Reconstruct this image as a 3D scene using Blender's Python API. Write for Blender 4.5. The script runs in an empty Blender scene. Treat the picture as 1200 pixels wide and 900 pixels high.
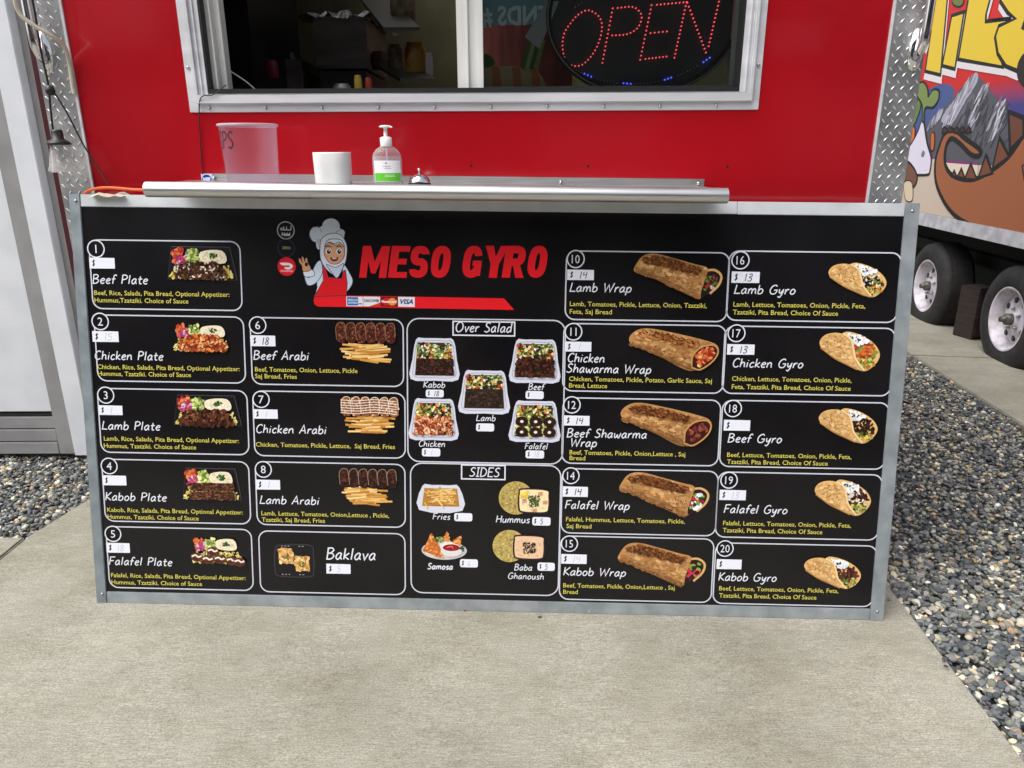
import bpy, bmesh, math, random
import numpy as np
from mathutils import Vector, Matrix
random.seed(7); np.random.seed(7)
S = bpy.context.scene
C = S.collection
R_ = math.radians

# ------------------------------------------------------------------ camera
PITCH, ROLL, F, EYE = R_(17.8), R_(0.28), 850.0, 1.36
g = np.array([math.sin(ROLL)*math.cos(PITCH), math.cos(ROLL)*math.cos(PITCH), math.sin(PITCH)])
ZA = -g; fw = np.array([0, 0, 1.0]); YA = fw - ZA*(fw@ZA); YA /= np.linalg.norm(YA); XA = np.cross(YA, ZA)
RM = np.array([XA, YA, ZA])
CAMP = np.array([0, 0, EYE])
cam = bpy.data.objects.new('camera', bpy.data.cameras.new('camera')); C.objects.link(cam)
cam.data.sensor_width = 36; cam.data.lens = F/1200*36
cam.data.clip_start = 0.05; cam.data.clip_end = 2000
m3 = Matrix(((RM[0][0], -RM[0][1], -RM[0][2]), (RM[1][0], -RM[1][1], -RM[1][2]), (RM[2][0], -RM[2][1], -RM[2][2])))
cam.matrix_world = Matrix.Translation((0, 0, EYE)) @ m3.to_4x4()
S.camera = cam
S.render.resolution_x, S.render.resolution_y = 1024, 768

# ------------------------------------------------------------------ light
SUN_EL, SUN_AZ = R_(57), R_(236)
w = bpy.data.worlds.new('World'); S.world = w; w.use_nodes = True
nt = w.node_tree; bg = nt.nodes['Background']
sky = nt.nodes.new('ShaderNodeTexSky'); sky.sky_type = 'NISHITA'; sky.sun_disc = False
sky.sun_elevation = SUN_EL; sky.sun_rotation = SUN_AZ; sky.dust_density = 5.0; sky.air_density = 1.0; sky.ozone_density = 1.0
hs = nt.nodes.new('ShaderNodeHueSaturation'); hs.inputs['Saturation'].default_value = 0.42
nt.links.new(sky.outputs[0], hs.inputs['Color']); nt.links.new(hs.outputs[0], bg.inputs[0])
bg.inputs[1].default_value = 0.15
sl = bpy.data.lights.new('sun', 'SUN'); sl.energy = 1.5; sl.angle = R_(60); sl.color = (1, .975, .94)
so = bpy.data.objects.new('sun', sl); C.objects.link(so)
# sun direction: nishita rotation 0 = +Y, clockwise
sd = Vector((math.sin(SUN_AZ)*math.cos(SUN_EL), math.cos(SUN_AZ)*math.cos(SUN_EL), math.sin(SUN_EL)))
so.rotation_euler = sd.to_track_quat('Z', 'Y').to_euler()
S.view_settings.view_transform = 'Standard'; S.view_settings.look = 'None'
S.view_settings.exposure = 0.47; S.view_settings.gamma = 1

# ------------------------------------------------------------------ helpers
def ray(u, v): return RM @ np.array([(u-600)/F, (v-450)/F, 1.0])
def on_plane(u, v, p0, n):
    d = ray(u, v); t = ((np.array(p0)-CAMP)@np.array(n))/(d@np.array(n)); return CAMP + t*d
def atY(u, v, Y): return on_plane(u, v, (0, Y, 0), (0, 1, 0))
SL = 0.014                                   # the ground falls slightly to the right
def gz(x): return -SL*x
def gnd(u, v, dz=0): return on_plane(u, v, (0, 0, dz), (SL, 0, 1))
def lin(c):
    c = [x/255 for x in c[:3]]
    return tuple((x/12.92 if x <= .04045 else ((x+.055)/1.055)**2.4) for x in c)
def tag(o, label=None, cat=None, group=None, kind=None):
    if label: o['label'] = label
    if cat: o['category'] = cat
    if group: o['group'] = group
    if kind: o['kind'] = kind
    return o
def empty(name, loc=(0, 0, 0), label=None, cat=None, group=None):
    o = bpy.data.objects.new(name, None); C.objects.link(o); o.location = loc; o.empty_display_size = .05
    return tag(o, label, cat, group)
def link(name, me, mat, parent=None, smooth=False):
    o = bpy.data.objects.new(name, me); C.objects.link(o)
    if mat and not me.materials: me.materials.append(mat)
    if parent:
        o.parent = parent
        if 'abs' in parent.keys(): pass
    if smooth:
        for p in me.polygons: p.use_smooth = True
    return o
def child(o, parent):
    "parent o keeping its world place"
    bpy.context.view_layer.update()
    o.parent = parent; o.matrix_parent_inverse = parent.matrix_world.inverted()
    return o
class MB:
    def __init__(s): s.v = []; s.f = []; s.sm = []
    def add(s, vs, fs, smooth=False):
        b = len(s.v); s.v += [tuple(map(float, v)) for v in vs]; s.f += [tuple(b+i for i in f) for f in fs]; s.sm += [smooth]*len(fs); return s
    def box(s, x0, x1, y0, y1, z0, z1):
        return s.add([(x0,y0,z0),(x1,y0,z0),(x1,y1,z0),(x0,y1,z0),(x0,y0,z1),(x1,y0,z1),(x1,y1,z1),(x0,y1,z1)],
                     [(0,3,2,1),(4,5,6,7),(0,1,5,4),(1,2,6,5),(2,3,7,6),(3,0,4,7)])
    def prism(s, pts, z0, z1):
        n = len(pts); vs = [(p[0],p[1],z0) for p in pts]+[(p[0],p[1],z1) for p in pts]
        return s.add(vs, [tuple(range(n))[::-1], tuple(range(n, 2*n))]+[(i,(i+1)%n,n+(i+1)%n,n+i) for i in range(n)])
    def tube(s, pts, r, n=10, caps=True):
        pts = [Vector(p) for p in pts]; rr = r if isinstance(r, (list, tuple)) else [r]*len(pts)
        vs = []; up = Vector((0,0,1)); prev = None
        for i, p in enumerate(pts):
            t = (pts[min(i+1,len(pts)-1)]-pts[max(i-1,0)]).normalized()
            if prev is None:
                a = t.cross(up)
                if a.length < .05: a = t.cross(Vector((1,0,0)))
                a.normalize()
            else: a = (prev-t*prev.dot(t)).normalized()
            prev = a; b = t.cross(a)
            for k in range(n):
                an = 2*math.pi*k/n; vs.append(p+(a*math.cos(an)+b*math.sin(an))*rr[i])
        fs = [(i*n+k, i*n+(k+1)%n, (i+1)*n+(k+1)%n, (i+1)*n+k) for i in range(len(pts)-1) for k in range(n)]
        s.add(vs, fs, True)
        if caps:
            s.add([vs[k] for k in range(n)], [tuple(range(n))]); s.add([vs[-n+k] for k in range(n)], [tuple(range(n))])
        return s
    def lathe(s, prof, n=32, c=(0,0,0), axis='z', sx=1, sy=1):
        vs = []
        for (r, z) in prof:
            for k in range(n):
                a = 2*math.pi*k/n; x, y = r*math.cos(a)*sx, r*math.sin(a)*sy
                p = (x, y, z) if axis == 'z' else ((x, -z, y) if axis == 'y' else (z, x, y))
                vs.append((p[0]+c[0], p[1]+c[1], p[2]+c[2]))
        fs = [(i*n+k, i*n+(k+1)%n, (i+1)*n+(k+1)%n, (i+1)*n+k) for i in range(len(prof)-1) for k in range(n)]
        return s.add(vs, fs, True)
    def build(s, name, mat, parent=None, bevel=0, seg=2):
        me = bpy.data.meshes.new(name); me.from_pydata(s.v, [], s.f); me.polygons.foreach_set('use_smooth', s.sm)
        bm = bmesh.new(); bm.from_mesh(me); bmesh.ops.recalc_face_normals(bm, faces=bm.faces)
        if bevel: bmesh.ops.bevel(bm, geom=[e for e in bm.edges if e.calc_face_angle(0) > .6], offset=bevel, segments=seg, affect='EDGES', clamp_overlap=True)
        bm.to_mesh(me); bm.free()
        o = bpy.data.objects.new(name, me); C.objects.link(o); me.materials.append(mat)
        if parent: o.parent = parent
        return o
def smooth_path(pts, k=6, closed=False):
    pts = [np.array(p, float) for p in pts]; n = len(pts); out = []
    rng = range(n if closed else n-1)
    for i in rng:
        p1, p2 = pts[i], pts[(i+1)%n]
        p0 = pts[(i-1)%n] if (closed or i > 0) else 2*p1-p2
        p3 = pts[(i+2)%n] if (closed or i < n-2) else 2*p2-p1
        for j in range(k):
            t = j/k; out.append(.5*((2*p1)+(-p0+p2)*t+(2*p0-5*p1+4*p2-p3)*t*t+(-p0+3*p1-3*p2+p3)*t**3))
    if not closed: out.append(pts[-1])
    return out

# ------------------------------------------------------------------ materials
def mat(name, col, rough=.5, metal=0, **k):
    m = bpy.data.materials.new(name); m.use_nodes = True; b = m.node_tree.nodes['Principled BSDF']
    b.inputs['Base Color'].default_value = (*col[:3], 1); b.inputs['Roughness'].default_value = rough; b.inputs['Metallic'].default_value = metal
    for a, v in k.items(): b.inputs[a.replace('_', ' ')].default_value = v
    return m
def N(m, t, **k):
    n = m.node_tree.nodes.new(t)
    for a, v in k.items():
        if a in n.inputs: n.inputs[a].default_value = v
        else: setattr(n, a, v)
    return n
def noisy(m, c1, c2, scale=8, stretch=(1,1,1), detail=6, lo=.35, hi=.65, bump=0, bscale=None, rvar=None, bdist=.002, coord='Object'):
    nt = m.node_tree; b = nt.nodes['Principled BSDF']; L = nt.links.new
    tc = N(m, 'ShaderNodeTexCoord'); mp = N(m, 'ShaderNodeMapping'); mp.inputs['Scale'].default_value = stretch; L(tc.outputs[coord], mp.inputs[0])
    n = N(m, 'ShaderNodeTexNoise', Scale=scale, Detail=detail); L(mp.outputs[0], n.inputs['Vector'])
    cr = N(m, 'ShaderNodeValToRGB'); cr.color_ramp.elements[0].position = lo; cr.color_ramp.elements[1].position = hi
    cr.color_ramp.elements[0].color = (*c1, 1); cr.color_ramp.elements[1].color = (*c2, 1)
    L(n.outputs['Fac'], cr.inputs[0]); L(cr.outputs[0], b.inputs['Base Color'])
    if rvar:
        mr = N(m, 'ShaderNodeMapRange'); mr.inputs[3].default_value, mr.inputs[4].default_value = rvar; L(n.outputs['Fac'], mr.inputs[0]); L(mr.outputs[0], b.inputs['Roughness'])
    if bump:
        n2 = N(m, 'ShaderNodeTexNoise', Scale=bscale or scale*4, Detail=4); L(mp.outputs[0], n2.inputs['Vector'])
        bp = N(m, 'ShaderNodeBump', Strength=bump, Distance=bdist); L(n2.outputs['Fac'], bp.inputs['Height']); L(bp.outputs[0], b.inputs['Normal'])
    return m
# red painted sheet: glossy, faintly wavy
M_red = mat('red_paint', (.42, .006, .012), .18, 0, Coat_Weight=.4, Coat_Roughness=.06)
noisy(M_red, (.36,.004,.010), (.43,.006,.013), 1.6, bump=.25, bscale=2.6, bdist=.03)
M_alu = noisy(mat('window_aluminium', (.7,.7,.71), .35, .25), (.66,.67,.70), (.80,.80,.84), 3, (1,1,8), bump=.06, bscale=60, rvar=(.3,.5))
M_brushed = noisy(mat('brushed_steel', (.6,.6,.6), .3, .9), (.50,.50,.50), (.66,.66,.66), 6, (1,40,40), bump=.05, bscale=20, rvar=(.25,.42))
M_chrome = mat('chrome', (.75,.75,.76), .08, 1)
M_dia = noisy(mat('diamond_plate', (.6,.6,.6), .3, .7), (.42,.42,.43), (.70,.70,.70), 9, bump=.15, bscale=14, bdist=.004, rvar=(.2,.42))
M_trd = mat('tread_metal', (.82,.82,.83), .22, .6)
M_screw = mat('screw_steel', (.42,.42,.43), .3, 1)
M_gasket = mat('black_gasket', (.012,.012,.013), .5)
M_white = noisy(mat('white_frame', (.72,.72,.70), .45), (.62,.62,.60), (.78,.78,.76), 5, (6,6,.6))
M_maroon = mat('maroon_trim', (.06,.008,.014), .4)
# galvanised rails
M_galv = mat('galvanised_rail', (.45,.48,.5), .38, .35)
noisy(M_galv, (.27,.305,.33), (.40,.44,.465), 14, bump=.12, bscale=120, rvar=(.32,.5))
M_galvl = noisy(mat('sky_bright_rail', (.6,.62,.65), .35, .2), (.55,.58,.61), (.68,.71,.74), 9, bump=.1, bscale=90, rvar=(.3,.45))  # top rail copy, sky reflection put into the lighter colour
M_galvd = noisy(mat('reflect_dark_rail', (.2,.23,.26), .4, .3), (.19,.225,.25), (.29,.33,.36), 14, bump=.12, bscale=120, rvar=(.35,.5))  # left rail copy, bluish reflection put into the darker colour
def scratches(m):
    nt = m.node_tree; b = nt.nodes['Principled BSDF']; L = nt.links.new; src = b.inputs['Base Color'].links[0].from_socket
    tc = N(m, 'ShaderNodeTexCoord'); mp = N(m, 'ShaderNodeMapping'); mp.inputs['Scale'].default_value = (60, 22, 60); L(tc.outputs['Object'], mp.inputs[0])
    n = N(m, 'ShaderNodeTexNoise', Scale=1.0, Detail=8, Roughness=.75); L(mp.outputs[0], n.inputs['Vector'])
    cr = N(m, 'ShaderNodeValToRGB'); cr.color_ramp.elements[0].position = .66; cr.color_ramp.elements[1].position = .71
    L(n.outputs['Fac'], cr.inputs[0]); mx = N(m, 'ShaderNodeMixRGB'); L(cr.outputs[0], mx.inputs[0]); L(src, mx.inputs[1]); mx.inputs[2].default_value = (.72,.74,.75,1); L(mx.outputs[0], b.inputs['Base Color'])
scratches(M_galv); scratches(M_galvd)
M_vinyl = mat('black_printed_vinyl', (.006,.0055,.0065), .22, 0, Specular_IOR_Level=.36)
noisy(M_vinyl, (.005,.0045,.0055), (.009,.008,.009), 3, bump=.08, bscale=5, bdist=.004, rvar=(.16,.3))
def vcol(name, rough=.3, **k):
    m = mat(name, (1,1,1), rough, **k); a = N(m, 'ShaderNodeVertexColor'); a.layer_name = 'Col'
    m.node_tree.links.new(a.outputs[0], m.node_tree.nodes['Principled BSDF'].inputs['Base Color']); return m
M_print = vcol('printed_ink', .3, Specular_IOR_Level=.35)
M_paint = vcol('mural_paint', .45)
M_glass = bpy.data.materials.new('window_glass'); M_glass.use_nodes = True
_n = M_glass.node_tree; _n.nodes.clear(); _o = _n.nodes.new('ShaderNodeOutputMaterial'); _t = _n.nodes.new('ShaderNodeBsdfTransparent'); _g = _n.nodes.new('ShaderNodeBsdfGlossy'); _m = _n.nodes.new('ShaderNodeMixShader'); _f = _n.nodes.new('ShaderNodeFresnel')
_g.inputs['Roughness'].default_value = .02; _t.inputs[0].default_value = (.86,.9,.88,1); _f.inputs[0].default_value = 1.6
_n.links.new(_f.outputs[0], _m.inputs[0]); _n.links.new(_t.outputs[0], _m.inputs[1]); _n.links.new(_g.outputs[0], _m.inputs[2]); _n.links.new(_m.outputs[0], _o.inputs[0])
def clearish(name, tint, fac, col, rough=.15, edge=.55):
    m = bpy.data.materials.new(name); m.use_nodes = True; n = m.node_tree; b = n.nodes['Principled BSDF']; b.inputs['Base Color'].default_value = (*col,1); b.inputs['Roughness'].default_value = rough
    t = n.nodes.new('ShaderNodeBsdfTransparent'); t.inputs[0].default_value = (*tint,1); x = n.nodes.new('ShaderNodeMixShader')
    lw = n.nodes.new('ShaderNodeLayerWeight'); lw.inputs[0].default_value = .35; mr = n.nodes.new('ShaderNodeMapRange'); mr.inputs[3].default_value = fac; mr.inputs[4].default_value = min(1, fac+edge)
    n.links.new(lw.outputs['Facing'], mr.inputs[0]); n.links.new(mr.outputs[0], x.inputs[0]); n.links.new(t.outputs[0], x.inputs[1]); n.links.new(b.outputs[0], x.inputs[2]); n.links.new(x.outputs[0], n.nodes['Material Output'].inputs[0])
    return m
M_cupclear = clearish('clear_plastic_cup', (.97,.92,.95), .035, (.66,.58,.68), .15, .22)
M_rimcup = clearish('clear_cup_rim', (.95,.93,.95), .35, (.8,.74,.82), .1, .4)
M_bottle = clearish('clear_bottle', (.93,.94,.95), .14, (.7,.68,.7), .08)
M_gel = clearish('clear_gel', (.90,.90,.92), .14, (.75,.72,.75), .1)
M_bulb = clearish('bulb_glass', (.97,.97,.97), .03, (.8,.8,.8), .05)
M_porc = noisy(mat('white_porcelain', (.78,.79,.78), .35), (.75,.76,.75), (.8,.81,.8), 30)
M_plwhite = mat('white_plastic', (.82,.82,.82), .35)
M_black = mat('black_plastic', (.012,.012,.013), .4)
M_cream = mat('cream_cable_sheath', (.62,.57,.46), .45)
M_orange = mat('orange_cord_sheath', (.85,.13,.02), .45)
M_rubber = noisy(mat('tyre_rubber', (.014,.014,.015), .75), (.009,.009,.010), (.022,.021,.02), 20, bump=.3, bscale=70, bdist=.003)
M_rim = noisy(mat('white_rim_paint', (.62,.60,.66), .4), (.36,.33,.33), (.64,.61,.68), 9, lo=.33, hi=.52)
M_hub = noisy(mat('greasy_hub', (.1,.1,.09), .5, .5), (.05,.05,.05), (.16,.15,.13), 30)
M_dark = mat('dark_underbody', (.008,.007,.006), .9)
M_skirt = noisy(mat('skirt_aluminium', (.5,.5,.53), .45, .2), (.42,.42,.45), (.62,.62,.65), 12, (1,1,3), rvar=(.4,.6))
M_wood = noisy(mat('dark_brown_wood', (.04,.02,.014), .8), (.012,.007,.005), (.034,.02,.014), 6, (1,1,14), bump=.3)  # very dark brown wood with streaked grain
M_wallw = noisy(mat('white_wall_paint', (.72,.73,.76), .55), (.64,.665,.71), (.71,.735,.78), 7, bump=.08, bscale=90)
M_wallg = noisy(mat('grey_wall_paint', (.3,.29,.28), .6), (.30,.29,.285), (.38,.37,.36), 8, (4,4,1), bump=.15, bscale=90)
M_wallg2 = noisy(mat('light_grey_paint', (.3,.3,.3), .6), (.235,.235,.24), (.29,.29,.295), 8, bump=.1, bscale=60)
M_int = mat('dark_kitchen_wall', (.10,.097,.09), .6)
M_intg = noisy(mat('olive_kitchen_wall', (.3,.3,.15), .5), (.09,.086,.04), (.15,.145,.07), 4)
M_steel_d = noisy(mat('dull_stainless', (.4,.4,.4), .4, .4), (.28,.27,.26), (.42,.41,.40), 5, (1,1,6))
M_foil = noisy(mat('crumpled_foil', (.5,.5,.5), .3, .9), (.3,.3,.3), (.65,.65,.65), 20, bump=.9, bscale=50, bdist=.01)
# concrete with broom lines running left-right
def concrete(name, tone=1.0):
    m = mat(name, (.4,.38,.33), .85); nt = m.node_tree; b = nt.nodes['Principled BSDF']; L = nt.links.new
    tc = N(m, 'ShaderNodeTexCoord')
    def nz(scale, st, det=5, rough=.6):
        mp = N(m, 'ShaderNodeMapping'); mp.inputs['Scale'].default_value = st; mp.inputs['Rotation'].default_value = (0,0,.02); L(tc.outputs['Object'], mp.inputs[0])
        n = N(m, 'ShaderNodeTexNoise', Scale=scale, Detail=det, Roughness=rough); L(mp.outputs[0], n.inputs['Vector']); return n
    def ramp(n, a, b_, p, q):
        cr = N(m, 'ShaderNodeValToRGB'); e = cr.color_ramp.elements; e[0].position = p; e[1].position = q; e[0].color = (*a,1); e[1].color = (*b_,1); L(n.outputs['Fac'], cr.inputs[0]); return cr
    def mul(a, b_, f=1):
        x = N(m, 'ShaderNodeMixRGB', blend_type='MULTIPLY'); x.inputs[0].default_value = f; L(a, x.inputs[1]); L(b_, x.inputs[2]); return x.outputs[0]
    t = tone
    base = ramp(nz(1.3, (1,1.6,1), 6, .6), (.270*t,.261*t,.218*t), (.385*t,.374*t,.314*t), .30, .72)
    lines = nz(1, (22, 430, 1), 6, .75); fine = nz(190, (1,1.5,1), 5, .8); stain = nz(3.2, (.8,1.4,1), 9, .72); pits = nz(75, (1,1,1), 2, .5)
    wide = nz(1, (5, 60, 1), 6, .7)
    c = mul(base.outputs[0], ramp(lines, (.66,.66,.65), (1.30,1.30,1.30), .33, .66).outputs[0])
    c = mul(c, ramp(wide, (.93,.93,.92), (1.06,1.06,1.06), .34, .66).outputs[0])
    c = mul(c, ramp(fine, (.42,.41,.39), (1.55,1.55,1.55), .30, .70).outputs[0])
    c = mul(c, ramp(stain, (.78,.76,.70), (1.04,1.04,1.04), .28, .58).outputs[0])
    c = mul(c, ramp(pits, (.5,.48,.45), (1,1,1), .20, .27).outputs[0])
    L(c, b.inputs['Base Color'])
    ad = N(m, 'ShaderNodeMath', operation='ADD'); L(lines.outputs['Fac'], ad.inputs[0]); L(fine.outputs['Fac'], ad.inputs[1])
    bp = N(m, 'ShaderNodeBump', Strength=.7, Distance=.0012); L(ad.outputs[0], bp.inputs['Height']); L(bp.outputs[0], b.inputs['Normal'])
    return m
M_conc = concrete('broomed_concrete'); M_conc2 = concrete('pad_concrete', .92)
M_pebble = vcol('pebble_stone', .8, Specular_IOR_Level=.25)
_b = M_pebble.node_tree; _tc = N(M_pebble, 'ShaderNodeTexCoord'); _nn = N(M_pebble, 'ShaderNodeTexNoise', Scale=180.0, Detail=4.0); _b.links.new(_tc.outputs['Object'], _nn.inputs['Vector'])
_mr = N(M_pebble, 'ShaderNodeMapRange'); _mr.inputs[3].default_value = .6; _mr.inputs[4].default_value = 1.35; _b.links.new(_nn.outputs['Fac'], _mr.inputs[0])
_mx = N(M_pebble, 'ShaderNodeMixRGB', blend_type='MULTIPLY'); _mx.inputs[0].default_value = 1
_vc = [n for n in _b.nodes if n.type == 'VERTEX_COLOR'][0]; _b.links.new(_vc.outputs[0], _mx.inputs[1]); _b.links.new(_mr.outputs[0], _mx.inputs[2]); _b.links.new(_mx.outputs[0], _b.nodes['Principled BSDF'].inputs['Base Color'])
M_bed = noisy(mat('gravel_bed_soil', (.05,.05,.05), .9), (.07,.07,.07), (.17,.165,.16), 45, bump=.8, bscale=60, bdist=.01)

# ------------------------------------------------------------------ flat print painter
def sgn_area(p): return sum(p[i][0]*p[(i+1)%len(p)][1]-p[(i+1)%len(p)][0]*p[i][1] for i in range(len(p)))/2
class Paint:
    """flat inked shapes in a plane: x right, y up, z out; every shape a hair above the one before"""
    def __init__(s, z=0.0, dz=1e-5): s.v = []; s.f = []; s.c = []; s.z = z; s.dz = dz
    def poly(s, pts, col):
        pts = [(float(p[0]), float(p[1])) for p in pts]
        if len(pts) < 3: return s
        if sgn_area(pts) < 0: pts = pts[::-1]
        b = len(s.v); s.v += [(x, y, s.z) for x, y in pts]; s.f.append(tuple(range(b, b+len(pts)))); s.c.append(col if len(col) != len(pts) or not isinstance(col[0], (tuple, list)) else col)
        s.z += s.dz; return s
    def grad(s, quad, cols):
        b = len(s.v); s.v += [(float(x), float(y), s.z) for x, y in quad]; s.f.append(tuple(range(b, b+len(quad)))); s.c.append(list(cols)); s.z += s.dz; return s
    def ell(s, cx, cy, rx, ry, col, n=20, rot=0, jit=0):
        return s.poly([(cx+(math.cos(a)*rx*math.cos(rot)-math.sin(a)*ry*math.sin(rot))*(1+random.uniform(-jit,jit)), cy+(math.cos(a)*rx*math.sin(rot)+math.sin(a)*ry*math.cos(rot))*(1+random.uniform(-jit,jit))) for a in [2*math.pi*k/n for k in range(n)]], col)
    def ribbon(s, pts, wd, col, closed=False):
        P = [np.array(p[:2], float) for p in pts]; n = len(P)
        Lf, Rt = [], []
        for i in range(n):
            a = P[i]-P[(i-1)%n] if (closed or i > 0) else P[1]-P[0]
            b_ = P[(i+1)%n]-P[i] if (closed or i < n-1) else P[-1]-P[-2]
            a = a/(np.linalg.norm(a)+1e-12); b_ = b_/(np.linalg.norm(b_)+1e-12)
            na, nb = np.array([-a[1],a[0]]), np.array([-b_[1],b_[0]]); m = na+nb; l = np.linalg.norm(m)
            m = nb if l < .5 else m/l
            k = wd/2/max(.5, float(m@nb)); Lf.append(P[i]+m*k); Rt.append(P[i]-m*k)
        base = len(s.v)
        for i in range(n): s.v += [(Lf[i][0],Lf[i][1],s.z), (Rt[i][0],Rt[i][1],s.z)]
        for i in range(n if closed else n-1):
            j = (i+1)%n; s.f.append((base+2*i+1, base+2*j+1, base+2*j, base+2*i)); s.c.append(col)
        s.z += s.dz; return s
    def mesh2d(s, vs, fs, col):
        b = len(s.v); s.v += [(x, y, s.z) for x, y in vs]; s.f += [tuple(b+i for i in f) for f in fs]; s.c += [col]*len(fs); s.z += s.dz; return s
    def build(s, name, parent, mt=None):
        me = bpy.data.meshes.new(name); me.from_pydata(s.v, [], s.f)
        ca = me.color_attributes.new('Col', 'FLOAT_COLOR', 'CORNER'); buf = []
        for p, c in zip(me.polygons, s.c):
            if isinstance(c[0], (tuple, list)): 
                for cc in c: buf += [*cc[:3], 1]
            else: buf += [*c[:3], 1]*p.loop_total
        ca.data.foreach_set('color', buf)
        me.materials.append(mt or M_print); o = bpy.data.objects.new(name, me); C.objects.link(o)
        if parent: o.parent = parent
        return o
def ramp_col(cols):
    c = random.choice(cols); k = random.uniform(.8, 1.2); return tuple(min(1, x*k) for x in lin(c))
def inside(p, poly):
    x, y = p; r = False; n = len(poly)
    for i in range(n):
        x1, y1 = poly[i][:2]; x2, y2 = poly[(i+1)%n][:2]
        if (y1 > y) != (y2 > y) and x < (x2-x1)*(y-y1)/(y2-y1)+x1: r = not r
    return r
def blobs(pt, poly, n, size, cols, elong=1.0, rot=None, rotj=3.14, k=6, strict=False):
    xs = [p[0] for p in poly]; ys = [p[1] for p in poly]; c = 0; t = 0
    while c < n and t < n*20:
        t += 1; p = (random.uniform(min(xs),max(xs)), random.uniform(min(ys),max(ys)))
        if inside(p, poly):
            s_ = size*random.uniform(.6,1.3); rt_ = (rot or 0)+random.uniform(-rotj,rotj); rx_, ry_ = s_*elong, s_; ps = []
            for q_ in range(k):
                a = 2*math.pi*q_/k; j_ = 1+random.uniform(-.22,.22)
                ps.append((p[0]+(math.cos(a)*rx_*math.cos(rt_)-math.sin(a)*ry_*math.sin(rt_))*j_, p[1]+(math.cos(a)*rx_*math.sin(rt_)+math.sin(a)*ry_*math.cos(rt_))*j_))
            if strict and not all(inside(v_, poly) for v_ in ps): continue
            pt.poly(ps, ramp_col(cols)); c += 1
# --- text: outlines of the built-in font
_tc_cache = {}
def text2d(s, bold=0, shear=0):
    key = (s, bold, shear)
    if key in _tc_cache: return _tc_cache[key]
    cu = bpy.data.curves.new('t', 'FONT'); cu.body = s; cu.resolution_u = 2; cu.offset = bold; cu.shear = shear
    o = bpy.data.objects.new('t', cu); C.objects.link(o); dg = bpy.context.evaluated_depsgraph_get(); dg.update()
    me = bpy.data.meshes.new_from_object(o.evaluated_get(dg)); vs = [(v.co.x, v.co.y) for v in me.vertices]; fs = [tuple(p.vertices) for p in me.polygons]
    bpy.data.objects.remove(o); bpy.data.curves.remove(cu); bpy.data.meshes.remove(me)
    x0 = min(v[0] for v in vs); x1 = max(v[0] for v in vs); _tc_cache[key] = (vs, fs, x0, x1); return _tc_cache[key]
def put_text(pt, s, x0, x1, base, cap, col, bold=0, shear=0):
    vs, fs, a, b = text2d(s, bold, shear); kx = (x1-x0)/(b-a); ky = cap/.70
    pt.mesh2d([(x0+(x-a)*kx, base+y*ky) for x, y in vs], fs, col)
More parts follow.
